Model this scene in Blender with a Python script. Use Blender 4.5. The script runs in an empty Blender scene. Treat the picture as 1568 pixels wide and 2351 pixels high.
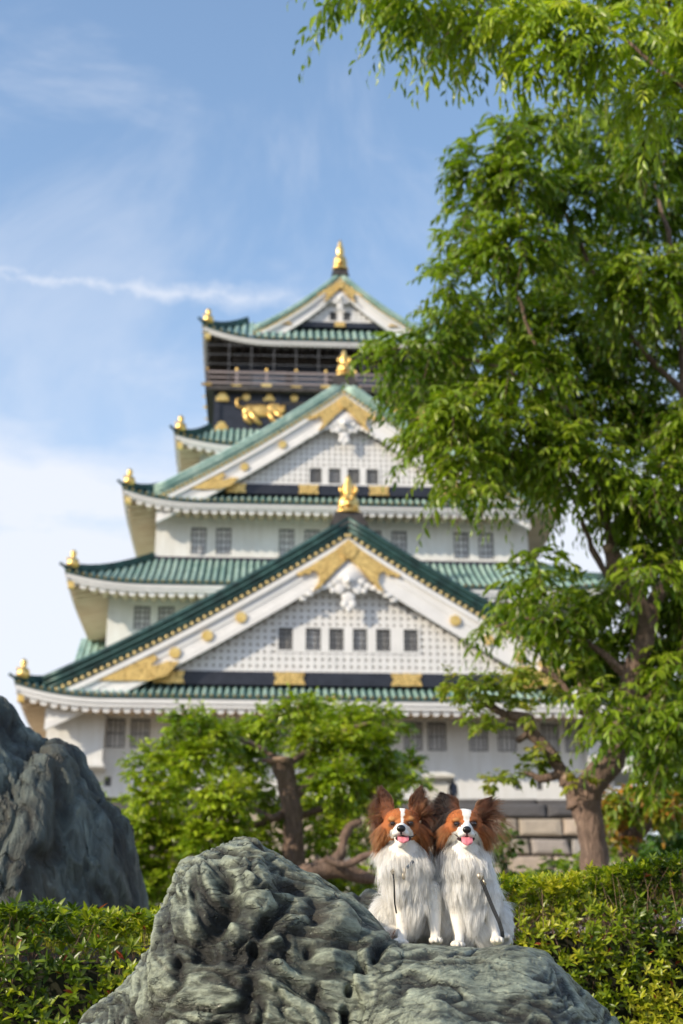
import bpy, bmesh, math, random
import numpy as np
from mathutils import Vector, Matrix, Quaternion
from mathutils import noise as mnoise

sc = bpy.context.scene
COL = sc.collection
rad = math.radians
# ------------------------------------------------------------------ camera
CAMZ = 0.75
PITCH = rad(20.6)
cam_data = bpy.data.cameras.new("camera")
cam = bpy.data.objects.new("camera", cam_data)
COL.objects.link(cam)
cam.location = (0, 0, CAMZ)
cam.rotation_euler = (rad(90) + PITCH, 0, 0)
cam_data.sensor_fit = 'VERTICAL'
cam_data.sensor_height = 36.0
cam_data.sensor_width = 24.0
cam_data.lens = 50.0
cam_data.clip_start = 0.05
cam_data.clip_end = 5000
cam_data.dof.use_dof = True
cam_data.dof.focus_distance = 3.30
cam_data.dof.aperture_fstop = 4.7
sc.camera = cam
FPX = 3265.0

# ------------------------------------------------------------------ sun, sky, exposure
SUN_EL, SUN_FRONT = rad(27), rad(31)      # sun from the left, in front of the facade
to_sun = Vector((-math.cos(SUN_EL) * math.cos(SUN_FRONT), -math.cos(SUN_EL) * math.sin(SUN_FRONT), math.sin(SUN_EL)))
sun_data = bpy.data.lights.new("sun", 'SUN')
sun_data.energy = 4.3
sun_data.angle = rad(0.6)
sun_data.color = (1.0, 0.86, 0.66)
sun = bpy.data.objects.new("sun", sun_data)
COL.objects.link(sun)
sun.rotation_euler = to_sun.to_track_quat('Z', 'Y').to_euler()
sun.location = (-20, -10, 30)

world = bpy.data.worlds.new("World")
sc.world = world
world.use_nodes = True
wn = world.node_tree
wn.nodes.clear()
def wnode(t, **kw):
    n = wn.nodes.new(t)
    for k, v in kw.items():
        setattr(n, k, v)
    return n
def wl(a, b): wn.links.new(a, b)
def wmath(op, a, b=None, c=None, clamp=False):
    n = wnode('ShaderNodeMath', operation=op, use_clamp=clamp)
    for i, v in enumerate((a, b, c)):
        if v is None: continue
        if isinstance(v, (int, float)): n.inputs[i].default_value = v
        else: wl(v, n.inputs[i])
    return n.outputs[0]
w_out = wnode('ShaderNodeOutputWorld')
w_bg = wnode('ShaderNodeBackground')
w_sky = wnode('ShaderNodeTexSky', sky_type='NISHITA')
w_sky.sun_disc = False
w_sky.sun_elevation = SUN_EL
w_sky.sun_rotation = math.atan2(to_sun.x, to_sun.y)
w_sky.air_density = 1.0
w_sky.dust_density = 0.6
w_sky.ozone_density = 1.6
w_bg.inputs['Strength'].default_value = 0.145
w_tc = wnode('ShaderNodeTexCoord')
w_sep = wnode('ShaderNodeSeparateXYZ')
wl(w_tc.outputs['Generated'], w_sep.inputs[0])
w_az = wmath('ARCTAN2', w_sep.outputs[0], w_sep.outputs[1])
w_el = wmath('ARCSINE', w_sep.outputs[2])
w_cmb = wnode('ShaderNodeCombineXYZ')
wl(w_az, w_cmb.inputs[0]); wl(w_el, w_cmb.inputs[1])
def wnoise(scale, detail, rough, sx=1, sy=1, off=0, rot=0, dist=0):
    mp = wnode('ShaderNodeMapping')
    mp.inputs['Scale'].default_value = (sx, sy, 1)
    mp.inputs['Location'].default_value = (off, off * 0.7, off)
    mp.inputs['Rotation'].default_value = (0, 0, rot)
    wl(w_cmb.outputs[0], mp.inputs[0])
    n = wnode('ShaderNodeTexNoise')
    n.inputs['Scale'].default_value = scale
    n.inputs['Detail'].default_value = detail
    n.inputs['Roughness'].default_value = rough
    n.inputs['Distortion'].default_value = dist
    wl(mp.outputs[0], n.inputs['Vector'])
    return n.outputs['Fac']
def wramp(v, lo, hi):
    n = wnode('ShaderNodeMapRange', interpolation_type='SMOOTHSTEP')
    n.inputs['From Min'].default_value = lo
    n.inputs['From Max'].default_value = hi
    wl(v, n.inputs['Value'])
    return n.outputs['Result']
# contrail: a thin uneven band sinking to the right
ct_c = wmath('MULTIPLY_ADD', w_az, -0.012, rad(29.1))
ct_n = wmath('MULTIPLY', wmath('SUBTRACT', wnoise(26, 5, .62, 1, 1, 3.0), .5), 0.026)
ct_d = wmath('ABSOLUTE', wmath('SUBTRACT', wmath('SUBTRACT', w_el, ct_c), ct_n))
ct_w = wmath('MULTIPLY_ADD', wmath('MAXIMUM', wmath('ADD', w_az, .25), 0), 0.016, 0.0085)
ct_m = wmath('SUBTRACT', 1.0, wmath('DIVIDE', ct_d, ct_w), clamp=True)
ct_fade = wramp(wmath('MULTIPLY', w_az, -1), -0.06, 0.12)
ct_brk = wramp(wnoise(30, 4, .6, 1, 2.0, 9.0), .22, .62)
contrail = wmath('MULTIPLY', wmath('MULTIPLY', ct_m, ct_fade), wmath('MULTIPLY', ct_brk, .68))
# low bank of bright haze cloud near the castle's left, thin veils and streaks above
bank_edge = wmath('ADD', w_el, wmath('MULTIPLY', wmath('SUBTRACT', wnoise(5, 5, .55, 1, 2.4, 1.0), .5), 0.13))
bank = wmath('MULTIPLY', wramp(wmath('MULTIPLY', bank_edge, -1), -rad(24.6), -rad(20.5)), wramp(wnoise(6, 5, .55, 1, 2.6, 5.0), .12, .55))
veil = wmath('MULTIPLY', wramp(wnoise(7, 6, .6, .55, 1.6, 12.0, 0.5, .4), .52, .86), .42)
veil2 = wmath('MULTIPLY', wmath('MULTIPLY', wramp(wnoise(3.4, 6, .62, 1.5, 1.0, 31.0, -0.7, .5), .47, .75), .30), 1.0)
lowv = wmath('MULTIPLY', wramp(wmath('MULTIPLY', w_el, -1), -rad(33), -rad(14)), .30)
cl = wmath('MAXIMUM', contrail, wmath('MULTIPLY', bank, .93))
cl = wmath('MAXIMUM', cl, wmath('ADD', veil, veil2))
cl = wmath('ADD', cl, lowv, clamp=True)
cl = wmath('MINIMUM', cl, .92)
w_mix = wnode('ShaderNodeMix', data_type='RGBA')
wl(cl, w_mix.inputs['Factor'])
w_tint = wnode('ShaderNodeMix', data_type='RGBA', blend_type='MULTIPLY')
w_tint.inputs['Factor'].default_value = 1
wl(w_sky.outputs[0], w_tint.inputs['A'])
w_tint.inputs['B'].default_value = (1.74, 1.70, 1.60, 1)
wl(w_tint.outputs['Result'], w_mix.inputs['A'])
w_mix.inputs['B'].default_value = (5.2, 5.4, 5.9, 1)
wl(w_mix.outputs['Result'], w_bg.inputs['Color'])
wl(w_bg.outputs[0], w_out.inputs[0])

sc.view_settings.view_transform = 'Standard'
sc.view_settings.look = 'None'
sc.view_settings.gamma = 1
sc.view_settings.exposure = 0.27
sc.view_settings.use_curve_mapping = False
sc.render.engine = 'CYCLES'
sc.cycles.max_bounces = 10
sc.cycles.transparent_max_bounces = 4
sc.cycles.use_adaptive_sampling = True
sc.cycles.adaptive_threshold = 0.02
sc.cycles.use_denoising = True
sc.render.resolution_x = 683
sc.render.resolution_y = 1024

# ------------------------------------------------------------------ helpers
def at(px, py, Y):
    """the point at depth Y that the photograph (1568 px wide) shows at px, py"""
    b = (1175.5 - py) / FPX
    t = math.tan(PITCH + math.atan(b))
    d = Y / (math.cos(PITCH) - b * math.sin(PITCH))
    return Vector(((px - 784) / FPX * d, Y, CAMZ + Y * t))

def tag(o, label=None, cat=None, group=None, kind=None):
    if label: o['label'] = label
    if cat: o['category'] = cat
    if group: o['group'] = group
    if kind: o['kind'] = kind
    return o

def empty(name, loc=(0, 0, 0), rz=0.0, parent=None):
    o = bpy.data.objects.new(name, None)
    COL.objects.link(o)
    o.location = loc
    o.rotation_euler = (0, 0, rz)
    o.empty_display_size = 0.2
    if parent: o.parent = parent
    return o

def copy_tree(o, parent=None):
    c = o.copy(); COL.objects.link(c)
    if parent is not None: c.parent = parent
    for ch in o.children: copy_tree(ch, c)
    return c

def np_mesh(name, V, F, mats, parent=None, smooth=False, midx=None, cols=None, loc=None):
    """V (n,3), F (m,k) quads or tris (all the same size), optional per-vertex colours"""
    V = np.asarray(V, dtype=np.float32); F = np.asarray(F, dtype=np.int32)
    me = bpy.data.meshes.new(name)
    k = F.shape[1]
    me.vertices.add(len(V)); me.vertices.foreach_set('co', V.ravel())
    me.loops.add(F.size); me.loops.foreach_set('vertex_index', F.ravel())
    me.polygons.add(len(F)); me.polygons.foreach_set('loop_start', np.arange(0, F.size, k, dtype=np.int32))
    me.polygons.foreach_set('loop_total', np.full(len(F), k, dtype=np.int32))
    if midx is not None: me.polygons.foreach_set('material_index', np.asarray(midx, dtype=np.int32))
    me.polygons.foreach_set('use_smooth', np.full(len(F), bool(smooth)))
    if cols is not None:
        a = me.attributes.new('col', 'FLOAT_COLOR', 'POINT')
        c = np.ones((len(V), 4), dtype=np.float32); c[:, :3] = cols
        a.data.foreach_set('color', c.ravel())
    me.update(calc_edges=True)
    for m in (mats if isinstance(mats, (list, tuple)) else [mats]): me.materials.append(m)
    o = bpy.data.objects.new(name, me); COL.objects.link(o)
    if parent: o.parent = parent
    if loc is not None: o.location = loc
    return o

class MB:
    def __init__(s): s.v = []; s.f = []; s.m = []
    def add(s, vs, fs, m=0):
        b = len(s.v); s.v.extend([tuple(p) for p in vs])
        for f in fs: s.f.append(tuple(b + i for i in f)); s.m.append(m)
    def box(s, x0, x1, y0, y1, z0, z1, m=0):
        s.add([(x0,y0,z0),(x1,y0,z0),(x1,y1,z0),(x0,y1,z0),(x0,y0,z1),(x1,y0,z1),(x1,y1,z1),(x0,y1,z1)],
              [(0,3,2,1),(4,5,6,7),(0,1,5,4),(1,2,6,5),(2,3,7,6),(3,0,4,7)], m)
    def bar(s, a, b, w, h, m=0, up=(0,0,1)):
        a, b = Vector(a), Vector(b); d = (b - a).normalized(); u = Vector(up)
        r = d.cross(u)
        if r.length < 1e-4: r = d.cross(Vector((1,0,0)))
        r.normalize(); u = r.cross(d)
        q = [(-1,-1),(1,-1),(1,1),(-1,1)]
        vs = [p + r*(i*w/2) + u*(j*h/2) for p in (a, b) for i, j in q]
        s.add(vs, [(0,1,2,3),(7,6,5,4),(0,4,5,1),(1,5,6,2),(2,6,7,3),(3,7,4,0)], m)
    def prism(s, poly, y0, y1, m=0):
        """poly of (x,z), front face at y0 (towards the camera)"""
        n = len(poly)
        s.add([(x,y0,z) for x,z in poly] + [(x,y1,z) for x,z in poly],
              [tuple(range(n)), tuple(range(2*n-1, n-1, -1))] + [(i, i+n, (i+1)%n+n, (i+1)%n) for i in range(n)], m)
    def grid(s, P, m=0, closed=False):
        n = len(P); k = len(P[0]); b = len(s.v)
        for r in P: s.v.extend([tuple(p) for p in r])
        for i in range(n-1):
            for j in range(k if closed else k-1):
                j2 = (j+1) % k
                s.f.append((b+i*k+j, b+i*k+j2, b+(i+1)*k+j2, b+(i+1)*k+j)); s.m.append(m)
    def tube(s, pts, rs, n=8, m=0, sx=1.0, cap=True):
        pts = [Vector(p) for p in pts]
        if isinstance(rs, (int, float)): rs = [rs]*len(pts)
        rows = []; up = None
        for i, p in enumerate(pts):
            d = (pts[min(i+1, len(pts)-1)] - pts[max(i-1, 0)]).normalized()
            if up is None:
                up = Vector((0,0,1)) if abs(d.z) < .9 else Vector((1,0,0))
            r = d.cross(up).normalized(); up = r.cross(d)
            rows.append([p + (r*math.cos(a)*sx + up*math.sin(a))*rs[i] for a in (2*math.pi*k/n for k in range(n))])
        b = len(s.v)
        s.grid(rows, m, closed=True)
        if cap:
            s.f.append(tuple(b+k for k in range(n-1,-1,-1))); s.m.append(m)
            e = b + (len(pts)-1)*n
            s.f.append(tuple(e+k for k in range(n))); s.m.append(m)
    def lathe(s, prof, n=16, c=(0,0,0), m=0, sx=1, sy=1):
        rows = [[(c[0]+r*sx*math.cos(2*math.pi*k/n), c[1]+r*sy*math.sin(2*math.pi*k/n), c[2]+z) for k in range(n)] for r, z in prof]
        b = len(s.v)
        s.grid(rows, m, closed=True)
        s.f.append(tuple(b+k for k in range(n-1,-1,-1))); s.m.append(m)
        e = b + (len(prof)-1)*n
        s.f.append(tuple(e+k for k in range(n))); s.m.append(m)
    def ball(s, c, r, n=12, k=8, m=0, rot=None):
        r = (r, r, r) if isinstance(r, (int, float)) else r
        rows = []
        for i in range(k+1):
            t = math.pi*(0.02 + 0.96*i/k)
            row = []
            for j in range(n):
                a = 2*math.pi*j/n
                p = Vector((r[0]*math.sin(t)*math.cos(a), r[1]*math.sin(t)*math.sin(a), -r[2]*math.cos(t)))
                if rot is not None: p = rot @ p
                row.append(Vector(c) + p)
            rows.append(row)
        b = len(s.v)
        s.grid(rows, m, closed=True)
        s.f.append(tuple(b+q for q in range(n-1,-1,-1))); s.m.append(m)
        e = b + k*n
        s.f.append(tuple(e+q for q in range(n))); s.m.append(m)
    def build(s, name, mats, parent=None, smooth=False, loc=None):
        me = bpy.data.meshes.new(name)
        me.from_pydata(s.v, [], s.f)
        mats = mats if isinstance(mats, (list, tuple)) else [mats]
        for m in mats: me.materials.append(m)
        if len(mats) > 1: me.polygons.foreach_set('material_index', s.m)
        if smooth: me.polygons.foreach_set('use_smooth', [True]*len(me.polygons))
        me.update()
        o = bpy.data.objects.new(name, me); COL.objects.link(o)
        if parent: o.parent = parent
        if loc is not None: o.location = loc
        return o

# ------------------------------------------------------------------ numpy noise
_rs = np.random.RandomState(7)
_perm = np.arange(256); _rs.shuffle(_perm); _perm = np.concatenate([_perm, _perm, _perm])
_g = _rs.normal(size=(256, 3)); _g /= np.linalg.norm(_g, axis=1)[:, None]
def pnoise(P):
    """gradient noise in [-1,1] at points P (n,3)"""
    P = np.asarray(P, dtype=np.float64)
    I = np.floor(P).astype(np.int64); F = P - I; I &= 255
    U = F*F*F*(F*(F*6-15)+10)
    def h(dx, dy, dz):
        i = _perm[_perm[_perm[(I[:,0]+dx) & 255] + ((I[:,1]+dy) & 255)] + ((I[:,2]+dz) & 255)]
        g = _g[i]
        return g[:,0]*(F[:,0]-dx) + g[:,1]*(F[:,1]-dy) + g[:,2]*(F[:,2]-dz)
    def L(a, b, t): return a + (b-a)*t
    x0 = L(h(0,0,0), h(1,0,0), U[:,0]); x1 = L(h(0,1,0), h(1,1,0), U[:,0])
    x2 = L(h(0,0,1), h(1,0,1), U[:,0]); x3 = L(h(0,1,1), h(1,1,1), U[:,0])
    return L(L(x0, x1, U[:,1]), L(x2, x3, U[:,1]), U[:,2]) * 1.5
def fbm(P, oct=4, lac=2.0, gain=.5, ridged=False):
    P = np.asarray(P, dtype=np.float64); s = 0; a = 1.0; tot = 0
    for k in range(oct):
        n = pnoise(P + 17.3*k)
        if ridged: n = 1 - 2*np.abs(n)
        s = s + a*n; tot += a; a *= gain; P = P*lac
    return s/tot

# ------------------------------------------------------------------ materials
MATS = {}
class NT:
    def __init__(s, name):
        s.mat = bpy.data.materials.new(name); s.mat.use_nodes = True
        s.nt = s.mat.node_tree; s.b = s.nt.nodes['Principled BSDF']; MATS[name] = s.mat
    def n(s, t, **kw):
        x = s.nt.nodes.new(t)
        for k, v in kw.items(): setattr(x, k, v)
        return x
    def l(s, a, b): s.nt.links.new(a, b)
    def coord(s, kind='Object', scale=(1,1,1), rot=(0,0,0)):
        t = s.n('ShaderNodeTexCoord'); m = s.n('ShaderNodeMapping')
        m.inputs['Scale'].default_value = scale; m.inputs['Rotation'].default_value = rot
        s.l(t.outputs[kind], m.inputs[0]); return m.outputs[0]
    def noise(s, v, scale, detail=4, rough=.5, dist=0):
        x = s.n('ShaderNodeTexNoise')
        x.inputs['Scale'].default_value = scale; x.inputs['Detail'].default_value = detail
        x.inputs['Roughness'].default_value = rough; x.inputs['Distortion'].default_value = dist
        if v is not None: s.l(v, x.inputs['Vector'])
        return x.outputs['Fac']
    def voro(s, v, scale, feature='F1', out='Distance'):
        x = s.n('ShaderNodeTexVoronoi', feature=feature); x.inputs['Scale'].default_value = scale
        if v is not None: s.l(v, x.inputs['Vector'])
        return x.outputs[out]
    def ramp(s, v, stops):
        x = s.n('ShaderNodeValToRGB'); e = x.color_ramp.elements
        while len(e) < len(stops): e.new(.5)
        for i, (p, c) in enumerate(stops):
            e[i].position = p; e[i].color = (c[0], c[1], c[2], 1) if not isinstance(c, (int, float)) else (c, c, c, 1)
        s.l(v, x.inputs[0]); return x.outputs[0]
    def mix(s, f, a, b, mode='MIX'):
        x = s.n('ShaderNodeMix', data_type='RGBA', blend_type=mode)
        for k, v in (('Factor', f), ('A', a), ('B', b)):
            if isinstance(v, (int, float)): x.inputs[k].default_value = v
            elif isinstance(v, tuple): x.inputs[k].default_value = (*v, 1)
            else: s.l(v, x.inputs[k])
        return x.outputs['Result']
    def math(s, op, a, b=0.0):
        x = s.n('ShaderNodeMath', operation=op)
        for i, v in enumerate((a, b)):
            if isinstance(v, (int, float)): x.inputs[i].default_value = v
            else: s.l(v, x.inputs[i])
        return x.outputs[0]
    def col(s, c):
        if isinstance(c, tuple): s.b.inputs['Base Color'].default_value = (*c, 1)
        else: s.l(c, s.b.inputs['Base Color'])
        return s
    def set(s, **kw):
        for k, v in kw.items():
            i = s.b.inputs[k.replace('_', ' ')]
            if isinstance(v, (int, float, tuple)): i.default_value = v
            else: s.l(v, i)
        return s
    def bump(s, h, strength=.3, dist=.05):
        x = s.n('ShaderNodeBump'); x.inputs['Strength'].default_value = strength; x.inputs['Distance'].default_value = dist
        s.l(h, x.inputs['Height']); s.l(x.outputs[0], s.b.inputs['Normal']); return s

t = NT('plaster'); v = t.coord(); n1 = t.noise(v, .35, 6, .6); n2 = t.noise(t.coord(scale=(2.5, 2.5, .35)), 1.0, 5, .6)
t.col(t.mix(t.ramp(n2, [(.40, 0), (.72, .8)]), t.ramp(n1, [(.3, (.70, .71, .71)), (.7, (.78, .78, .77))]), (.62, .61, .58))).set(Roughness=.75)
t.bump(t.noise(v, 9, 3), .12, .02)
t = NT('plaster_trim'); v = t.coord(); t.col(t.ramp(t.noise(v, .8, 5, .6), [(.3, (.68, .68, .68)), (.7, (.78, .78, .78))])).set(Roughness=.7)
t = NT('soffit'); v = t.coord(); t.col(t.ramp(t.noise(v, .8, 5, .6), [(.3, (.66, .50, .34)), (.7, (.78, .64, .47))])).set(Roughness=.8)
t = NT('copper_tile'); v = t.coord(); nn = t.noise(v, .9, 8, .65); n3 = t.noise(t.coord(scale=(1, 1, 1)), 5.5, 5, .7)
c = t.mix(t.ramp(nn, [(.35, 0), (.65, 1)]), (.21, .36, .325), (.47, .62, .55))
c = t.mix(t.ramp(n3, [(.50, 0), (.68, .8)]), c, (.09, .23, .20))
c = t.mix(t.ramp(t.noise(v, 1.7, 6, .7), [(.60, 0), (.74, .8)]), c, (.17, .14, .11))
t.col(c).set(Roughness=.42, Metallic=.15); t.bump(t.noise(v, 12, 4), .25, .03)
t = NT('copper_dark'); v = t.coord(); t.col(t.ramp(t.noise(v, 1.2, 6, .65), [(.35, (.016, .040, .040)), (.6, (.034, .092, .086)), (.75, (.075, .165, .145))])).set(Roughness=.45, Metallic=.2)
t = NT('gold'); v = t.coord(); t.col(t.ramp(t.noise(v, 3, 4), [(.35, (.78, .50, .14)), (.7, (.95, .68, .26))])).set(Roughness=.36, Metallic=.88)
t.bump(t.noise(v, 6, 3), .35, .05)
t = NT('gold_filigree'); v = t.coord()
vv = t.noise(v, 3.6, 3, .5, 2.6); w = t.math('ABSOLUTE', t.math('SUBTRACT', vv, .5))
msk = t.ramp(w, [(.012, 0), (.035, 1)])
vo = t.ramp(t.voro(v, 4.2), [(.12, 0), (.2, 1)])
mk = t.math('MULTIPLY', msk, vo)
t.col(t.mix(mk, (.30, .17, .05), (.95, .66, .24))).set(Roughness=.42, Metallic=.8); t.bump(mk, .8, .06)
t = NT('lacquer_black'); v = t.coord(); t.col(t.ramp(t.noise(v, 2, 4), [(.3, (.009, .012, .022)), (.7, (.022, .026, .042))])).set(Roughness=.45)
t = NT('dark_wood'); v = t.coord(); t.col(t.ramp(t.noise(v, 3, 4), [(.3, (.03, .026, .026)), (.7, (.075, .065, .06))])).set(Roughness=.6)
t = NT('rail_grey'); t.col((.30, .25, .25)).set(Roughness=.5)
t = NT('net_grey'); t.col((.13, .135, .15)).set(Roughness=.6)
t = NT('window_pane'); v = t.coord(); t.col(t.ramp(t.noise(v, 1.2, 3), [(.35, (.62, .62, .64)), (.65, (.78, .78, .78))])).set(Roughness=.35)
t = NT('window_dark'); t.col((.012, .014, .018)).set(Roughness=.25)
t = NT('window_bar'); t.col((.13, .13, .135)).set(Roughness=.6)
t = NT('glass_room'); t.col((.09, .12, .16)).set(Roughness=.15)
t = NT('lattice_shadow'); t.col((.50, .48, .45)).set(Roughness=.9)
M = MATS
# ================================================================== CASTLE TOWER
castle = empty("castle_tower", (0.28, 80, 0), rad(3.0))
tag(castle, "tall white plastered castle tower with green copper roofs and gilded gables on its stone base", "castle")
CY = 14.5

def skirt(name, hx0, hx1, z0, z1, lift, sp=.42, fascia=.42, raft=.34, wall_hx=None, dark=False, kk=0.0, cv=.62):
    """a tiled skirt roof round the tower: ribbed tiles, eave board, rafter ends, soffit"""
    hy0 = hx0 + (CY - (0.2 + (18.3-14.8))) if False else None
    off = 0.7                                     # the footprint is slightly shallower than wide
    hy0 = hx0 - off; hy1 = hx1 - off
    run = hx0 - hx1
    def li(d):                                    # corner uplift by distance from the corner
        k = max(0.0, 1 - d/5.2)
        return lift * k**2.3
    def zz(d, t):
        return z0 + (z1-z0)*(t*(cv+(1-cv)*t)) + li(d)*(1-t)**1.3
    R = MB(); nT = 6
    def side(h, place):
        n = int(round(2*h/sp)); step = 2*h/n; cols = []
        offs = [(-.5, 0), (-.30, .0), (-.22, .07), (-.09, .125), (.09, .125), (.22, .07), (.30, .0)]
        for i in range(n):
            for o, hgt in offs:
                x = -h + (i+.5+o)*step
                d = h - abs(x)
                tm = min(1, max(d/run, 0.001))
                cols.append([place(x, t, zz(d, t) + hgt) for t in (tm*k/nT for k in range(nT+1))])
        cols.append([place(h, t, zz(0, t)) for t in (0.001*k/nT for k in range(nT+1))])
        m0 = len(R.m); R.grid([list(c) for c in cols], 0)
        for q in range(len(R.m)-m0):
            if (q//nT) % 7 in (0, 6): R.m[m0+q] = 2
        # front closing of the tile layer and the round gilt ends
        R.grid([[place(x, 0, zz(h-abs(x), 0)-.0), place(x, 0, zz(h-abs(x), 0)-.14)] for x in (-h + 2*h*k/60 for k in range(61))], 2)
        for i in range(n):
            x = -h + (i+.5)*step
            p = place(x, -.006, zz(h-abs(x), 0) + .03)
            R.ball(p, .068, 6, 4, 1)
    front = lambda x, t, z: (x, CY - (hy0 - run*t), z)
    back = lambda x, t, z: (-x, CY + (hy0 - run*t), z)
    left = lambda x, t, z: (-(hx0 - run*t), CY - x, z)
    right = lambda x, t, z: ((hx0 - run*t), CY + x, z)
    for pl, h in ((front, hx0), (back, hx0), (left, hy0), (right, hy0)): side(h, pl)
    roof = R.build(name, [M['copper_tile'], M['gold'], M['copper_dark']], castle)
    # eave board
    E = MB()
    for pl, h in ((front, hx0-.06), (back, hx0-.06), (left, hy0-.06), (right, hy0-.06)):
        xs = [-h + 2*h*k/70 for k in range(71)]
        zt = lambda x: zz(h-abs(x), 0) - .13
        e0 = .06/run
        rows = [[pl(x, e0, zt(x)), pl(x, e0, zt(x)-fascia*.55), pl(x, e0+.08/run, zt(x)-fascia*.6), pl(x, e0+.08/run, zt(x)-fascia),
                 pl(x, e0+.35/run, zt(x)-fascia)] for x in xs]
        E.grid(rows)
    E.build("eave_board", M['lacquer_black'] if dark == 2 else M['plaster_trim'], roof)
    # soffit surface and rafters
    S = MB(); ov = run if wall_hx is None else hx0 - wall_hx
    rise = ov*.16
    for pl, h in ((front, hx0-.2), (back, hx0-.2), (left, hy0-.2), (right, hy0-.2)):
        xs = [-h + 2*h*k/60 for k in range(61)]
        rows = []
        for x in xs:
            d = h - abs(x); r = []
            for k in range(4):
                a = min(ov, d+.01)*k/3
                zb = zz(d, 0) - .13 - fascia + .02 + a*.16
                q = (a+.2)/run
                r.append(pl(x, q, zb))
            rows.append(r)
        S.grid(rows)
        n = int(2*h/.56); st = 2*h/n
        for i in range(n):
            x = -h + (i+.5)*st; d = h-abs(x); L = min(ov, d)
            if L < .15: continue
            z = zz(d, 0) - .13 - fascia + .03
            w = .25; prof = [(-w, .0), (-w*.86, -raft*.55), (-w*.45, -raft*.92), (w*.45, -raft*.92), (w*.86, -raft*.55), (w, .0)]
            a0 = .26/run; a1 = (L+.2)/run
            rows = [[pl(x+px_, a, z+pz_+(a-a0)*run*.16) for px_, pz_ in prof] for a in (a0, a1)]
            b = len(S.v); S.grid(rows); S.f.append(tuple(b+k for k in range(6))); S.m.append(1)
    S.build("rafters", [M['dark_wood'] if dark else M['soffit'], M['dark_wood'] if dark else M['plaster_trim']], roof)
    # hip ridges with a gilded corner ornament
    for sx in (-1, 1):
        for sy in (-1, 1):
            H = MB(); pts = []
            for k in range(9):
                t = k/8*.999
                pts.append((sx*(hx0-run*t), CY+sy*(hy0-run*t), zz(run*t*1.0, t)+.16))
            H.tube(pts, .17, 8, 0); H.tube([(p[0], p[1], p[2]+.22) for p in pts[1:]], .13, 8, 0)
            tipd = Vector((sx, sy, .55)).normalized()
            p0 = Vector(pts[0]); H.bar(p0, p0 + tipd*.45, .13, .12, 0)
            H.build("hip_ridge", M['copper_dark'], roof, smooth=False)
            if sy < 0 or sx < 0:
                G = MB(); q = Vector(pts[0]) + Vector((-sx*.35, -sy*.35, .05))
                G.lathe([(.30, 0), (.38, .22), (.33, .5), (.17, .64), (.13, .72), (.20, .84), (.17, 1.0), (.05, 1.14)], 10, tuple(q))
                G.tube([q+Vector((0, 0, .3)), q+Vector((sx*.32, sy*.32, .55))], [.16, .05], 6)
                G.build("corner_ornament", M['gold'], roof, smooth=True)
                B = MB(); c = Vector((sx*(hx0-.35), CY+sy*(hy0-.35), zz(.3, 0)-.13-fascia-.12))
                B.box(c.x-.18, c.x+.18, c.y-.18, c.y+.18, c.z-.26, c.z+.16)
                B.build("beam_cap", M['gold'], roof)
    return roof

def wall_panel(mb, x0, x1, z0, z1, y0, y1, holes):
    xs = sorted({x0, x1, *[h[0] for h in holes], *[h[1] for h in holes]})
    zs = sorted({z0, z1, *[h[2] for h in holes], *[h[3] for h in holes]})
    def hole(a, b, c, d):
        return any(h[0] <= a+1e-6 and h[1] >= b-1e-6 and h[2] <= c+1e-6 and h[3] >= d-1e-6 for h in holes)
    for i in range(len(xs)-1):
        for j in range(len(zs)-1):
            if not hole(xs[i], xs[i+1], zs[j], zs[j+1]):
                mb.add([(xs[i],y0,zs[j]),(xs[i+1],y0,zs[j]),(xs[i+1],y0,zs[j+1]),(xs[i],y0,zs[j+1])], [(0,1,2,3)])
    for h in holes:
        a, b, c, d = h[:4]
        mb.add([(a,y0,c),(b,y0,c),(b,y0,d),(a,y0,d),(a,y1,c),(b,y1,c),(b,y1,d),(a,y1,d)],
               [(0,4,5,1),(1,5,6,2),(2,6,7,3),(3,7,4,0)])

def window(x0, x1, z0, z1, y, parent, style='bars'):
    W = MB(); f = .07
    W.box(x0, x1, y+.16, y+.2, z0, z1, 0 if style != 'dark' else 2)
    for a, b, c, d in ((x0, x0+f, z0, z1), (x1-f, x1, z0, z1), (x0+f, x1-f, z0, z0+f), (x0+f, x1-f, z1-f, z1)):
        W.box(a, b, y+.02, y+.155, c, d, 1)
    w = x1-x0; h = z1-z0
    if style == 'bars':
        for k in range(1, 4): W.box(x0+w*k/4-.024, x0+w*k/4+.024, y+.06, y+.13, z0+f, z1-f, 1)
        W.box(x0+f, x1-f, y+.08, y+.12, z0+h*.5-.02, z0+h*.5+.02, 1)
    elif style == 'grid':
        for k in (1, 2): W.box(x0+w*k/3-.022, x0+w*k/3+.022, y+.08, y+.13, z0+f, z1-f, 1)
        for k in (1, 2, 3): W.box(x0+f, x1-f, y+.09, y+.125, z0+h*k/4-.02, z0+h*k/4+.02, 1)
    else:
        for k in (1, 2): W.box(x0+w*k/3-.02, x0+w*k/3+.02, y+.08, y+.13, z0+f, z1-f, 1)
    return W.build("window", [M['window_pane'], M['window_bar'], M['window_dark']], parent)

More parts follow.
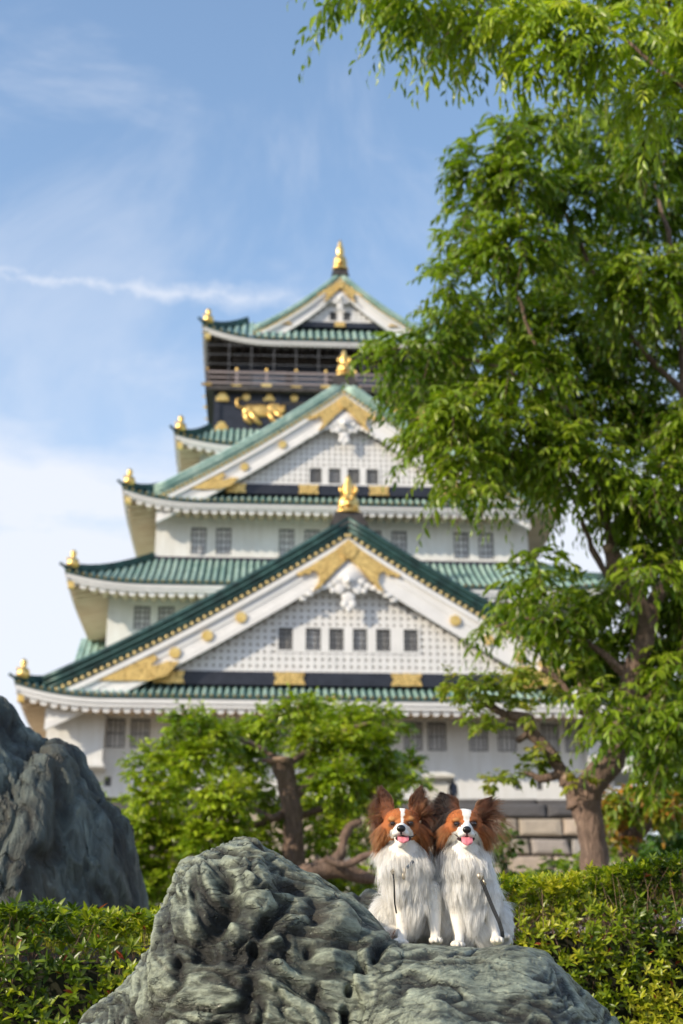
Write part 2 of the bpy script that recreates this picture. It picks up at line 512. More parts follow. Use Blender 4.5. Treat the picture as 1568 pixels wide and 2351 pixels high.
def storey(hx, z0, z1, holes, style, name="storey_wall", mat='plaster'):
    off = .7; hy = hx - off; y0 = CY - hy
    W = MB()
    wall_panel(W, -hx, hx, z0, z1, y0, y0+.22, holes)
    for a, b in (((-hx, CY-hy), (-hx, CY+hy)), ((-hx, CY+hy), (hx, CY+hy)), ((hx, CY+hy), (hx, CY-hy))):
        W.add([(a[0], a[1], z0), (b[0], b[1], z0), (b[0], b[1], z1), (a[0], a[1], z1)], [(3,2,1,0)])
    W.add([(-hx,CY-hy,z1),(hx,CY-hy,z1),(hx,CY+hy,z1),(-hx,CY+hy,z1)], [(0,1,2,3)])
    w = W.build(name, M[mat], castle)
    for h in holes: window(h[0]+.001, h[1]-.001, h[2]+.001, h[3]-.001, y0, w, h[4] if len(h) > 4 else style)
    return w

def pairs(sc_, ax, lst, z0, z1, st=None):
    out = []
    for a, b in lst:
        for s in (1, -1):
            x0, x1 = sorted(((a-ax)*sc_*s, (b-ax)*sc_*s))
            out.append((x0, x1, z0, z1) if st is None else (x0, x1, z0, z1, st))
    return out

# floor 1 with the two corner bays
h1 = pairs(.0253, 799, [(262,305),(318,360),(415,458),(480,522),(574,616),(628,670)], 16.45, 18.1)
h1 += pairs(.0253, 799, [(266,281),(361,374),(410,423)], 14.28, 14.82, 'dark')
f1 = storey(15.2, 13.68, 18.75, h1, 'bars')
for s in (-1, 1):
    B = MB()
    xa, xb = s*13.55, s*16.7
    x0, x1 = min(xa, xb), max(xa, xb)
    y0 = -1.05
    # the face leans out a little towards the foot
    B.add([(x0,y0-.15,15.35),(x1,y0-.15,15.35),(x1,y0,18.2),(x0,y0,18.2),(x0,3.6,15.35),(x1,3.6,15.35),(x1,3.6,18.2),(x0,3.6,18.2)],
          [(0,3,2,1)[::-1],(1,5,6,2),(0,4,7,3)[::-1],(0,1,5,4)[::-1],(4,5,6,7)[::-1]])
    B.box(x0-.12, x1+.12, y0-.27, 3.7, 15.12, 15.35)
    B.build("corner_bay", M['plaster'], castle)
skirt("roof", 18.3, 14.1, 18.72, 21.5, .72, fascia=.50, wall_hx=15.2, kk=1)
# floor 2
h2 = pairs(.0259, 797, [(316,353),(370,407)], 23.68, 25.1)
storey(14.0, 21.6, 26.05, h2, 'grid')
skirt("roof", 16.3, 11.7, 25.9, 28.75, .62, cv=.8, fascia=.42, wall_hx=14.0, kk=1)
# floor 3
h3 = pairs(.0271, 791, [(443,478),(500,535),(644,679),(702,737)], 29.2, 30.95)
storey(11.62, 28.4, 32.1, h3, 'grid')
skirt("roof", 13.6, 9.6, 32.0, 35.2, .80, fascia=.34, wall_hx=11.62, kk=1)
# dark strips where the tile roofs meet the walls
for hx, z0, z1 in ((11.66, 28.62, 28.98),):
    T = MB(); T.box(-hx-.05, hx+.05, CY-hx+.7-.09, CY-hx+.7-.003, z0, z1); T.build("roof_flashing", M['lacquer_black'], castle)
# floor 4
storey(9.2, 34.6, 37.2, [], 'grid')
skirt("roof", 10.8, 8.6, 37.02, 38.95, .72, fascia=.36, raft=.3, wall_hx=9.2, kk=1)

# floor 5: black lacquer with gilded animals, fittings and the open gallery
f5 = storey(8.45, 38.5, 41.7, [], 'grid', mat='lacquer_black')
yf = CY - (8.45-.7)
def disc(mb, c, r, th=.06, n=12, pet=0, m=0):
    pts = []
    for k in range(n*(2 if pet else 1)):
        a = 2*math.pi*k/(n*(2 if pet else 1)); rr = r*(1 if not pet or k % 2 == 0 else 1-pet)
        pts.append((c[0]+rr*math.cos(a), c[2]+rr*math.sin(a)))
    mb.prism(pts, c[1]-th, c[1], m)
def tiger(x, z, s):
    T = MB(); b = lambda dx, dz, rx, rz, ry=.16: T.ball((x+s*dx, yf-.05, z+dz), (rx, ry, rz), 12, 8)
    b(.15, .18, .95, .46); b(.85, .12, .5, .5); b(-.75, .35, .5, .42); b(-1.22, .28, .34, .30)
    b(-1.42, .52, .11, .1); b(-1.05, .58, .12, .1)
    T.tube([(x-s*.8, yf-.08, z+.1), (x-s*1.25, yf-.1, z-.25), (x-s*1.75, yf-.1, z-.3)], [.2, .14, .12], 8)
    T.tube([(x-s*.45, yf-.08, z), (x-s*.7, yf-.1, z-.5), (x-s*1.15, yf-.1, z-.75)], [.22, .16, .13], 8)
    T.tube([(x+s*.75, yf-.08, z), (x+s*.45, yf-.1, z-.5), (x+s*.1, yf-.1, z-.85)], [.3, .2, .14], 8)
    T.tube([(x+s*1.1, yf-.08, z), (x+s*1.05, yf-.1, z-.5), (x+s*.75, yf-.1, z-.8)], [.26, .17, .13], 8)
    T.tube([(x+s*1.2, yf-.08, z+.3), (x+s*1.7, yf-.1, z+.5), (x+s*1.75, yf-.1, z+.95), (x+s*1.35, yf-.1, z+1.1)], [.12, .1, .1, .07], 8)
    T.build("gilded_tiger", M['gold_filigree'], f5, smooth=True)
for s in (-1, 1): tiger(s*5.2, 40.25, -s*-1)
for x in (-8.25, -4.2, 4.2, 8.25, 0):
    P_ = MB(); P_.box(x-.2, x+.2, yf-.12, yf-.002, 38.9, 41.7); P_.build("post", M['lacquer_black'], f5)
for x in (-7.9, 7.9):
    for z in (39.05, 41.2):
        O = MB(); O.box(x-.42, x+.42, yf-.2, yf-.13, z-.16, z+.18); disc(O, (x, yf-.2, z+.18), .3, .05); O.build("gilded_fitting", M['gold'], f5)
for k, x in enumerate([-6.3, -4.75, -3.1, -1.4, 1.4, 3.1, 4.75, 6.3]):
    O = MB()
    if k % 2: O.box(x-.42, x+.42, yf-.1, yf-.003, 41.18, 41.36); disc(O, (x, yf-.09, 41.42), .24, .06)
    else: disc(O, (x, yf-.003, 41.42), .26, .1)
    O.build("gilded_fitting", M['gold'], f5)
for x_ in (-2.6, 2.6):
    O = MB(); disc(O, (x_, yf-.003, 40.1), .5, .1, 8, .3); disc(O, (x_, yf-.1, 40.1), .28, .06); O.build("gilded_crest", M['gold_filigree'], f5)
B_ = MB(); B_.box(-8.5, 8.5, yf-.07, yf-.002, 40.98, 41.1); B_.build("cross_rail", M['dark_wood'], f5)
# gallery floor, balustrade, protective net frame
gal = MB(); hg = 9.05; yg = CY - (hg-.7)
gal.box(-hg, hg, yg, CY+hg-.7, 41.7, 42.0); gallery = gal.build("gallery_floor", M['dark_wood'], castle)
for a, b in (((-hg+.1, yg+.1), (hg-.1, yg+.1)), ((-hg+.1, yg+.1), (-hg+.1, CY+hg-.8)), ((hg-.1, yg+.1), (hg-.1, CY+hg-.8))):
    r = MB()
    for z, w in ((42.22, .16), (42.62, .12), (43.0, .17)):
        r.bar((a[0], a[1], z), (b[0], b[1], z), w, w*.8)
    n = 9; post = []
    for k in range(n+1):
        x = a[0]+(b[0]-a[0])*k/n; y = a[1]+(b[1]-a[1])*k/n
        r.bar((x, y, 42.0), (x, y, 43.1), .13, .13, up=(0, 1, 0))
    bal = r.build("balustrade", M['rail_grey'], gallery)
    for k in range(n+1):
        x = a[0]+(b[0]-a[0])*k/n; y = a[1]+(b[1]-a[1])*k/n
        g = MB(); g.ball((x, y, 43.22), (.12, .12, .16), 8, 6)
        g.build("post_cap", M['gold'], bal)
        g = MB(); g.box(x-.34, x+.34, y-.13, y-.07, 41.95, 42.16 if k % 2 == 0 else 42.05); g.build("gilded_fitting", M['gold'], bal)
nz1 = 45.2
N = MB(); hn = hg - .02; yn = CY-(hn-.7)
for (ax_, ay_, bx_, by_) in ((-hn, yn, hn, yn), (-hn, yn, -hn, CY+hn-.7), (hn, yn, hn, CY+hn-.7)):
    for k in range(13):
        x = ax_+(bx_-ax_)*k/12; y = ay_+(by_-ay_)*k/12
        N.bar((x, y, 42.0), (x, y, nz1), .045, .045, up=(0, 1, 0))
    for z in (43.6, 44.3, 45.0): N.bar((ax_, ay_, z), (bx_, by_, z), .035, .035)
N.build("net_frame", M['net_grey'], castle)
# top room
tr = MB(); tr.box(-7.2, 7.2, CY-6.4, CY+6.4, 42.0, 45.6); top = tr.build("top_room", M['lacquer_black'], castle)
for x0, x1 in ((-5.9, -3.7), (-3.2, -1.0), (1.0, 3.2), (3.7, 5.9)):
    g = MB(); g.box(x0, x1, CY-6.47, CY-6.402, 42.3, 43.9); g.box(x0-.1, x1+.1, CY-6.5, CY-6.471, 43.9, 44.02, 1)
    g.build("window", [M['glass_room'], M['rail_grey']], top)
g = MB(); g.box(-7.3, 7.3, CY-6.6, CY-6.5, 44.6, 45.1); g.build("lintel", M['dark_wood'], top)
skirt("roof", 9.35, 6.4, 45.45, 48.1, .95, cv=.9, sp=.5, fascia=.34, raft=.2, wall_hx=7.3, dark=True)

# ------------------------------------------------------------------ gables
def gable(hw, zf, za, y_rake, y_face, y_back, s, win, tr=None, zb=None, orn=True, bend=.22, wz=None, wst='grid', lat=.41):
    """a triangular gable: tiled slopes, rake tiles, bargeboards, lattice wall, gilding, windows"""
    root = MB()
    H = za - zf
    def pz(x, o=0.0):
        u = abs(x)/hw
        return za - H*((1+bend)*u - bend*u*u) - o
    X = lambda n, h=hw: [-h + 2*h*k/n for k in range(n+1)]
    def fin(mb, name, mats, parent, smooth=False):
        if tr: mb.v = [tuple(tr @ Vector(p)) for p in mb.v]
        return mb.build(name, mats, parent, smooth)
    # roof slopes (ribbed) and underside
    for sg in (-1, 1):
        n = int((y_back-y_rake)/.14); rows = []
        for i in range(n+1):
            y = y_rake + (y_back-y_rake)*i/n
            b = (.0, .1, .12)[i % 3]
            rows.append([(sg*hw*k/12, y, pz(hw*k/12)+b-.02) for k in range(13)])
        root.grid(rows, 0)
        root.grid([[(sg*hw*k/12, y, pz(hw*k/12, .6*s)) for k in range(13)] for y in (y_rake+.05, y_back)], 1)
    g = fin(root, "gable_roof", [M['copper_tile'], M['plaster_trim']], castle)
    # rake tiles: three rolls
    R = MB()
    for o, r, y in ((.06, .2*s, y_rake), (.42*s, .15*s, y_rake-.05), (.72*s, .12*s, y_rake)):
        for sg in (-1, 1):
            R.tube([(sg*hw*1.0*k/16, y, pz(hw*k/16, o)+.04) for k in range(17)], r, 8, 0)
    R.grid([[(x, y_rake+.02, pz(x, .0)), (x, y_rake+.02, pz(x, 1.1*s))] for x in X(40)], 0)
    fin(R, "rake_tiles", M['copper_dark'] if s > .9 else M['copper_tile'], g, True)
    D = MB(); L = math.hypot(hw, H); n = int(L/(.40*max(s, .75)))
    for sg in (-1, 1):
        for k in range(n+1):
            x = sg*hw*(k+.3)/(n+.6)
            D.ball((x, y_rake-.02, pz(x, .98*s)), (.145*s, .08, .145*s), 8, 4)
    fin(D, "tile_end_caps", [M['gold'] if s < .7 else M['cap_gold']], g, True)
    # bargeboards
    Bb = MB()
    for o0, o1, y0, y1 in ((1.18*s, 1.5*s, y_rake-.04, y_rake+.3), (1.5*s, 2.0*s, y_rake+.10, y_rake+.3), (2.0*s, 2.55*s, y_rake+.14, y_rake+.3), (2.55*s, 2.95*s, y_rake+.09, y_rake+.3)):
        xs = X(48, hw*.985)
        P0 = [(x, pz(x, o0)) for x in xs]; P1 = [(x, pz(x, o1)) for x in xs]
        b = len(Bb.v)
        rows = [[(a[0], y0, a[1]), (c[0], y0, c[1]), (c[0], y1, c[1])] for a, c in zip(P0, P1)]
        Bb.grid([[r[0], r[1], r[2]] for r in rows])
        Bb.grid([[(a[0], y1, a[1]), (a[0], y0, a[1])] for a in P0])
    bb = fin(Bb, "bargeboard", M['plaster_trim'], g)
    if not orn and win is None:
        pass
    # lattice wall
    zbase = zb if zb is not None else zf
    W = MB()
    top_o = 2.8*s
    def zt(x): return pz(x, top_o)
    hwl = hw
    while zt(hwl) < zbase+.05 and hwl > .2: hwl -= .02
    xs = X(40, hwl)
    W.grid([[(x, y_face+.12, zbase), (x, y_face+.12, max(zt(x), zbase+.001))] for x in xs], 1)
    st = lat; bw = st*.60
    k = 0; wins = win or []
    blk = None
    if wins: blk = (min(w[0] for w in wins)-.12, max(w[1] for w in wins)+.12, wz[0]-.14, wz[1]+.14)
    z = zbase
    def seg(mb, x0, x1, z0, z1, y0, y1):
        if x1-x0 > .02 and z1-z0 > .02: mb.box(x0, x1, y0, y1, z0, z1)
    zs = []
    while z < za - top_o: zs.append(z); z += st
    for z in zs:
        z1 = z+bw
        h = hwl*1.0
        while h > 0 and zt(h) < z1: h -= .03
        if h <= .05: continue
        if blk and z1 > blk[2] and z < blk[3]:
            seg(W, -h, blk[0], z, z1, y_face, y_face+.12); seg(W, blk[1], h, z, z1, y_face, y_face+.12)
        else: seg(W, -h, h, z, z1, y_face, y_face+.12)
    nx = int(hwl/st)
    for i in range(-nx, nx+1):
        x = i*st; x0, x1 = x-bw/2, x+bw/2
        ztop = min(zt(x0), zt(x1))
        if ztop < zbase+.1: continue
        if blk and x1 > blk[0] and x0 < blk[1]:
            seg(W, x0, x1, zbase, blk[2], y_face-.012, y_face+.11); seg(W, x0, x1, blk[3], ztop, y_face-.012, y_face+.11)
        else: seg(W, x0, x1, zbase, ztop, y_face-.012, y_face+.11)
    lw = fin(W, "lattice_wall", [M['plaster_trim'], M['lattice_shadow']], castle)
    if wins:
        Fm = MB(); wall_panel(Fm, blk[0], blk[1], blk[2], blk[3], y_face-.04, y_face+.16, [(a, b, wz[0], wz[1]) for a, b in wins])
        for (a, b, c, d) in ((blk[0], blk[0]+.001, blk[2], blk[3]),): pass
        Fm.add([(blk[0], y_face-.04, blk[3]), (blk[1], y_face-.04, blk[3]), (blk[1], y_face+.1, blk[3]), (blk[0], y_face+.1, blk[3])], [(0,1,2,3)])
        fin(Fm, "window_frame", M['plaster_trim'], lw)
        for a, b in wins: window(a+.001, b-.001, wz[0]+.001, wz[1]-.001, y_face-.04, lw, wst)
    if not orn: return g
    # gilded apex ornament and foot ornaments, in units of the big gable
    kx, kz = hw/16.7, H/9.1
    q = s
    def PX(px, py): return (px*.0249*q, za - (py-1187)*.0256*q)
    y = y_rake - .02
    half = [(0, 1262-34), (-30, 1254), (-62, 1276), (-95, 1298), (-122, 1312), (-112, 1318), (-100, 1311), (-92, 1314), (-80, 1302), (-70, 1310), (-68, 1330), (-82, 1352), (-66, 1344), (-52, 1326), (-26, 1298), (0, 1274)]
    half = [(a, b+8) for a, b in half]
    full = [PX(a, b) for a, b in half] + [PX(-a, b) for a, b in half[::-1][1:-1]]
    full = full[::-1]
    A = MB(); A.prism(full, y-.04, y+.12)
    disc(A, (0, y-.04, PX(0, 1266)[1]), .46*q, .06, 16)
    fin(A, "gilded_apex", M['gold_filigree'], bb)
    for sg in (-1, 1):
        F_ = MB()
        x1 = hw*.985
        def fp(fr, o): x = hw*fr; return (x, pz(x, o))
        poly = [fp(.93, 1.52*s), fp(.80, 1.54*s), fp(.70, 1.56*s), fp(.645, 1.6*s), fp(.63, 1.95*s), fp(.655, 2.15*s), fp(.63, 2.35*s), fp(.60, 2.4*s), fp(.56, 2.8*s)]
        zlow = zbase-.80*s
        xl = hw
        while pz(xl, 1.52*s) < zlow: xl -= .02
        poly[0] = (xl, zlow)
        poly = [(px_, max(pz_, zlow)) for px_, pz_ in poly]
        poly += [(hw*.60, zlow+.3*s), (hw*.66, zlow)]
        poly = [(sg*a, b) for a, b in poly]
        if sg > 0: poly = poly[::-1]
        F_.prism(poly, y_rake+.0, y_rake+.16)
        fin(F_, "gilded_foot", M['gold_filigree'], bb)
        for fr in ([.545, .44, .33] if s > .9 else [.53, .33] if s > .7 else []):
            C_ = MB(); x = sg*hw*(fr+.03) if s > .9 else sg*hw*fr
            disc(C_, (x, y_rake+.10, pz(x, 2.15*s)), .33*s, .1, 12, .12)
            fin(C_, "gilded_crest", M['gold'], bb)
    # carved white pendant under the apex
    K = MB(); yk = y_rake+.1
    wp = [PX(a, b) for a, b in ((0, 1290), (-30, 1310), (-62, 1338), (-40, 1346), (0, 1372), (40, 1346), (62, 1338), (30, 1310))]
    K.prism(wp, yk-.03, yk+.14)
    def kb(px, py, rx, rz): X_, Z_ = PX(px, py); K.ball((X_, yk, Z_), (rx*.0249*q, .055, rz*.0256*q), 10, 6)
    kb(0, 1335, 17, 22); kb(-20, 1352, 13, 14); kb(20, 1352, 13, 14); kb(0, 1372, 16, 14); kb(-9, 1388, 9, 10); kb(9, 1388, 9, 10); kb(0, 1400, 6, 8)
    for sg in (-1, 1):
        kb(sg*30, 1335, 10, 9); kb(sg*44, 1345, 10, 8); kb(sg*60, 1350, 12, 7); kb(sg*76, 1358, 11, 6); kb(sg*90, 1367, 10, 6); kb(sg*104, 1378, 9, 5); kb(sg*36, 1357, 7, 7)
    disc(K, (0, yk-.16, PX(0, 1335)[1]), .3*q, .06, 6, .3)
    fin(K, "carved_pendant", M['plaster_trim'], bb, True)
    # ridge with its black saddle and gilded finial
    Rg = MB(); Rg.box(-.28*s, .28*s, y_rake-.1, y_back, za-.05, za+.42*s); Rg.tube([(0, y_rake-.12, za+.5*s), (0, y_back, za+.5*s)], .2*s, 8)
    for sg in (-1, 1):
        Rg.add([(0, y_rake-.16, za-.62*s), (sg*1.12*s, y_rake-.16, za-.42*s), (sg*.95*s, y_rake-.16, za-.12*s), (sg*.85*s, y_rake-.16, za+.34*s), (0, y_rake-.16, za+.42*s),
                (0, y_rake+.6, za-.62*s), (sg*1.12*s, y_rake+.6, za-.42*s), (sg*.95*s, y_rake+.6, za-.12*s), (sg*.85*s, y_rake+.6, za+.34*s), (0, y_rake+.6, za+.42*s)],
               [(0,1,2,3,4) if sg > 0 else (4,3,2,1,0), (1,6,7,2), (2,7,8,3), (3,8,9,4), (0,5,6,1)])
    fin(Rg, "ridge", M['dark_wood'], g)
    S = MB(); zb_ = za+.38*s; f = s if s > .7 else 1.0
    S.lathe([(.72, 0), (.70, .12), (.60, .3), (.58, .7), (.50, .95), (.34, 1.1), (.31, 1.25), (.36, 1.42), (.30, 1.7), (.20, 1.95), (.16, 2.15), (.05, 2.42)], 14, (0, y_rake+.1, zb_), sy=.6)
    S.v = [(p[0]*f*(1 if s > .7 else .8), p[1], zb_+(p[2]-zb_)*f) for p in S.v]
    S.box(-.2*f, .2*f, y_rake-.42, y_rake-.3, zb_+.3*f, zb_+.62*f)
    for sg in ((-1, 1) if s > .7 else ()):
        S.ball((sg*.42*f, y_rake-.15, zb_+.28*f), .2*f, 8, 6)
        S.tube([(sg*.3*f, y_rake, zb_+1.1*f), (sg*.48*f, y_rake, zb_+1.45*f), (sg*.34*f, y_rake, zb_+1.8*f)], [.12*f, .1*f, .04*f], 6)
        S.ball((sg*.18*f, y_rake-.3, zb_+.82*f), .13*f, 8, 6)
    fin(S, "ridge_finial", M['gold'], g, True)
    return g

t = NT('cap_gold'); t.col((.50, .40, .19)).set(Roughness=.45, Metallic=.55)
def band(hw_, z0, z1, y, plates, sc_, ends=None):
    B = MB(); B.box(-hw_, hw_, y, y+.5, z0, z1); B.box(-hw_, hw_, y-.08, y+.5, z1-.1, z1+.02) if False else None
    b = B.build("black_band", M['lacquer_black'], castle)
    for x in plates:
        O = MB(); w, h = .88*sc_, (z1-z0)*.5; zc = (z0+z1)/2
        pl = [(x-w, zc+h*.95), (x-w*.93, zc+h*.3), (x-w*.8, zc), (x-w*.93, zc-h*.3), (x-w, zc-h*.95), (x-w*.4, zc-h*.85), (x, zc-h*.98), (x+w*.4, zc-h*.85),
              (x+w, zc-h*.95), (x+w*.93, zc-h*.3), (x+w*.8, zc), (x+w*.93, zc+h*.3), (x+w, zc+h*.95), (x+w*.4, zc+h*.85), (x, zc+h*.98), (x-w*.4, zc+h*.85)]
        O.prism(pl, y-.09, y-.002); O.build("gilded_plate", M['gold_filigree'], b)
    return b
big_w = [((a-799)*.0251, (b-799)*.0251) for a, b in ((641,674),(703,738),(756,790),(810,843),(863,896),(926,959))]
gable(16.9, 19.75, 29.5, -2.4, -1.6, 6.5, 1.0, big_w, bend=.17, zb=20.52, wz=(21.78, 23.10))
band(9.6, 19.72, 20.5, -1.7, [-10.15+.1, -3.3, 3.3, 10.05], 1.0)
mid_w = [((a-790)*.0265, (b-790)*.0265) for a, b in ((709,738),(754,783),(799,828),(843,872))]
gable(11.7, 32.95, 40.55, 2.0, 2.65, 9.0, .80, bend=.18, win=mid_w, zb=33.58, wz=(33.68, 34.72), lat=.36)
band(7.0, 32.9, 33.56, 2.58, [-6.7, -2.2, 2.2, 6.7], .72)
top_w = [(-.72, -.2), (.22, .74)]
gable(5.9, 46.9, 51.35, 7.0, 7.45, 21.5, .54, top_w, zb=47.62, wz=(47.72, 48.42), lat=.33, bend=.34, wst='dark')
band(3.6, 47.2, 47.6, 7.38, [0], .45)
# smaller gables on the tower's flanks
for sg in (-1, 1):
    for (yc, zf_, za_, xr, hw_, sw) in ((9.5, 22.0, 25.3, 16.5, 4.2, .5), (18, 22.0, 25.3, 16.5, 4.2, .5), (13.5, 28.6, 31.9, 14.1, 3.9, .45)):
        T4 = Matrix.Translation((sg*xr, yc, 0)) @ Matrix.Rotation(sg*math.pi/2, 4, 'Z')
        gable(hw_, zf_, za_, 0, .5, 5, sw, None, tr=T4, orn=False, zb=zf_-.2)

# ================================================================== STONE BASE AND TERRACE
def stone_mat(name, c0, c1, c2):
    t = NT(name); v = t.coord('Object'); oi = t.n('ShaderNodeAttribute'); oi.attribute_name = 'col'
    n = t.noise(v, 1.4, 7, .65)
    t.col(t.mix(t.ramp(n, [(.3, 0), (.75, .7)]), oi.outputs['Color'], t.mix(.6, oi.outputs['Color'], (.10, .09, .085)))).set(Roughness=.9)
    t.bump(t.noise(v, 5, 6, .6), .5, .08)
stone_mat('stone_block', 0, 0, 0)
t = NT('stone_pale'); v = t.coord(); t.col(t.ramp(t.noise(v, 3, 5), [(.3, (.50, .47, .40)), (.7, (.62, .60, .54))])).set(Roughness=.9)
t = NT('joint_dark'); t.col((.035, .033, .03)).set(Roughness=1)

def stone_wall(name, label, cx, hwid, depth, y0, ztop, zbot, batter, cap_h, seed, course=1.3, brick=2.1, cap=True):
    """courses of individually shaped blocks over a dark core, on three faces"""
    rnd = random.Random(seed)
    V, F, C = [], [], []
    def yb(z): return batter*((ztop-z)/(ztop-zbot))**1.35
    def block(u0, u1, z0, z1, face, c, jit):
        q = [(u0+rnd.uniform(0, jit), z0+rnd.uniform(0, jit)), (u1-rnd.uniform(0, jit), z0+rnd.uniform(0, jit)),
             (u1-rnd.uniform(0, jit), z1-rnd.uniform(0, jit)), (u0+rnd.uniform(0, jit), z1-rnd.uniform(0, jit))]
        cu = sum(a for a, _ in q)/4; cz = sum(b for _, b in q)/4
        ring = [q, [(cu+(a-cu)*.93, cz+(b-cz)*.88) for a, b in q], [(cu+(a-cu)*.7, cz+(b-cz)*.6) for a, b in q]]
        outs = [-.12, .04, .09]
        b0 = len(V)
        for k, rg in enumerate([q]+ring[0:1]*0+ring[1:]):
            o = outs[k]
            for a, b in rg:
                e = yb(b) + o + (rnd.uniform(-.02, .02) if k else 0)
                if face == 'f': V.append((cx+a, y0-e, b))
                elif face == 'l': V.append((cx-hwid-e, y0+hwid+a, b))
                else: V.append((cx+hwid+e, y0+hwid-a, b))
                C.append(c)
        for k in range(2):
            for i in range(4):
                j = (i+1) % 4
                F.append((b0+k*4+i, b0+k*4+j, b0+(k+1)*4+j, b0+(k+1)*4+i))
        F.append((b0+8, b0+9, b0+10, b0+11))
    pal = [(.46, .39, .31), (.40, .34, .27), (.46, .37, .29), (.32, .30, .28), (.50, .48, .44), (.40, .35, .31), (.27, .26, .26)]
    for face in 'flr':
        z1 = ztop; k = 0
        while z1 > zbot+.2:
            h = (cap_h if k == 0 else course*rnd.uniform(.8, 1.2)); z0 = max(z1-h, zbot)
            ext = hwid + yb(z0)
            u = -ext
            while u < ext:
                w = brick*rnd.uniform(.6, 1.5)*(1.3 if k < 2 else 1)
                u1 = min(u+w, ext)
                if ext-u1 < .5: u1 = ext
                c = (.085, .083, .088) if k == 0 else rnd.choice(pal[:3] if k == 1 else pal)
                f = rnd.uniform(.85, 1.1); c = tuple(a*f for a in c)
                block(u, u1, z0, z1, face, c, .05 if k < 2 else .15)
                u = u1
            z1 = z0; k += 1
    root = np_mesh(name, V, F, M['stone_block'], cols=np.array(C))
    core = MB(); e = .16
    zs_ = [zbot+(ztop-.06-zbot)*k/10 for k in range(11)]
    core.grid([[(cx-hwid-yb(z)+e, y0+depth, z), (cx-hwid-yb(z)+e, y0-yb(z)+e, z), (cx+hwid+yb(z)-e, y0-yb(z)+e, z), (cx+hwid+yb(z)-e, y0+depth, z)] for z in zs_], closed=True)
    z = ztop-.06
    core.add([(cx-hwid+e, y0+e, z), (cx+hwid-e, y0+e, z), (cx+hwid-e, y0+depth, z), (cx-hwid+e, y0+depth, z)], [(0,1,2,3)])
    core.build("wall_core", [M['joint_dark']], root)
    return root
base = stone_wall("stone_rampart", "", .28, 15.6, 31, 79.6, 13.66, 0, 3.6, .75, 3)
tag(base, "battered grey-brown stone block base directly under the white castle tower", "rampart")
base.rotation_euler = (0, 0, 0)
terr = stone_wall("stone_terrace", "", 7.4, 5.4, 14.5, 64.0, 10.9, 0, 3.0, .62, 11, course=.95, brick=1.5)
tag(terr, "lower stone block terrace wall with a dark top course behind the two dogs", "stone wall")

# stone pillar and a visitor on the terrace
pp = at(1005, 1800, 66.5); TZ = 10.84
Q = MB(); Q.box(-.42, .42, -.42, .42, 0, 1.42); q_ = Q.build("shaft", M['stone_pale'] if 'stone_pale' in M else M['plaster_trim'])
pil = empty("stone_pillar", (pp.x, 66.5, TZ)); q_.parent = pil
Q = MB(); Q.grid([[(-a, -a, z), (a, -a, z), (a, a, z), (-a, a, z)] for a, z in ((.5, 1.42), (.74, 1.55), (.74, 1.66), (.35, 1.86), (.02, 1.92))], closed=True); Q.build("capstone", M['stone_pale'], pil)
Q = MB(); Q.box(-.6, .6, -.6, .6, -.02, .16); Q.build("plinth", M['stone_pale'], pil)
tag(pil, "pale square stone pillar with a shallow cap seen just above the left dog", "pillar")
def visitor(loc, label, h, shirt, trousers, rz):
    t = NT('cloth_'+str(len(MATS))); t.col(shirt).set(Roughness=.9); c1 = t.mat
    t = NT('cloth_'+str(len(MATS))); t.col(trousers).set(Roughness=.9); c2 = t.mat
    r = empty("person", loc, rz); tag(r, label, "person"); k = h/1.7
    vs = [(0,0,.92),(0,.01,1.12),(0,.02,1.32),(0,.01,1.44),(0,-.005,1.50),(0,-.01,1.58),(0,-.01,1.66),
          (-.17,.01,1.38),(-.22,.03,1.12),(-.20,-.06,.90),(-.19,-.10,.80),(.17,.01,1.38),(.23,.02,1.12),(.22,-.05,.88),(.21,-.09,.79),
          (-.09,0,.88),(-.10,-.03,.48),(-.10,.02,.08),(-.10,-.12,.03),(.09,0,.88),(.10,-.01,.48),(.11,.03,.08),(.11,-.11,.03)]
    rd = [.15,.125,.15,.10,.055,.085,.08,.065,.045,.036,.03,.065,.045,.036,.03,.095,.062,.042,.035,.095,.062,.042,.035]
    ed = [(0,1),(1,2),(2,3),(3,4),(4,5),(5,6),(3,7),(7,8),(8,9),(9,10),(3,11),(11,12),(12,13),(13,14),(0,15),(15,16),(16,17),(17,18),(0,19),(19,20),(20,21),(21,22)]
    me = bpy.data.meshes.new("body"); me.from_pydata([tuple(a*k for a in v) for v in vs], ed, []); me.materials.append(c2)
    o = bpy.data.objects.new("body", me); COL.objects.link(o); o.parent = r
    sk = o.modifiers.new("s", 'SKIN')
    for d_, q in zip(me.skin_vertices[0].data, rd): d_.radius = (q*k, q*k*.8)
    me.skin_vertices[0].data[0].use_root = True
    o.modifiers.new("u", 'SUBSURF').levels = 1; o.modifiers["u"].render_levels = 1
    s_ = MB(); s_.lathe([(.17*k, .88*k), (.165*k, 1.1*k), (.19*k, 1.36*k), (.12*k, 1.46*k), (.06*k, 1.48*k)], 12, sy=.75); s_.build("jacket", c1, r, True)
    hr = MB(); hr.ball((0, .02, 1.63*k), (.095*k, .10*k, .105*k), 12, 8); hr.build("hair", M['lacquer_black'], r, True)
    return r
pv = at(1040, 1800, 66.8); visitor((pv.x, 66.8, TZ), "distant person in a blue-grey top standing beside the stone pillar", 1.68, (.10, .11, .15), (.05, .05, .06), 2.6)

# ground
G = MB(); G.add([(-3000, -3000, 0), (3000, -3000, 0), (3000, 3000, 0), (-3000, 3000, 0)], [(0, 1, 2, 3)])
t = NT('ground_soil'); v = t.coord(); t.col(t.ramp(t.noise(v, .8, 8, .6), [(.3, (.10, .09, .055)), (.7, (.16, .14, .09))])).set(Roughness=.95)
tag(G.build("ground", M['ground_soil']), "bare earthy ground round the castle garden", None, None, 'structure')
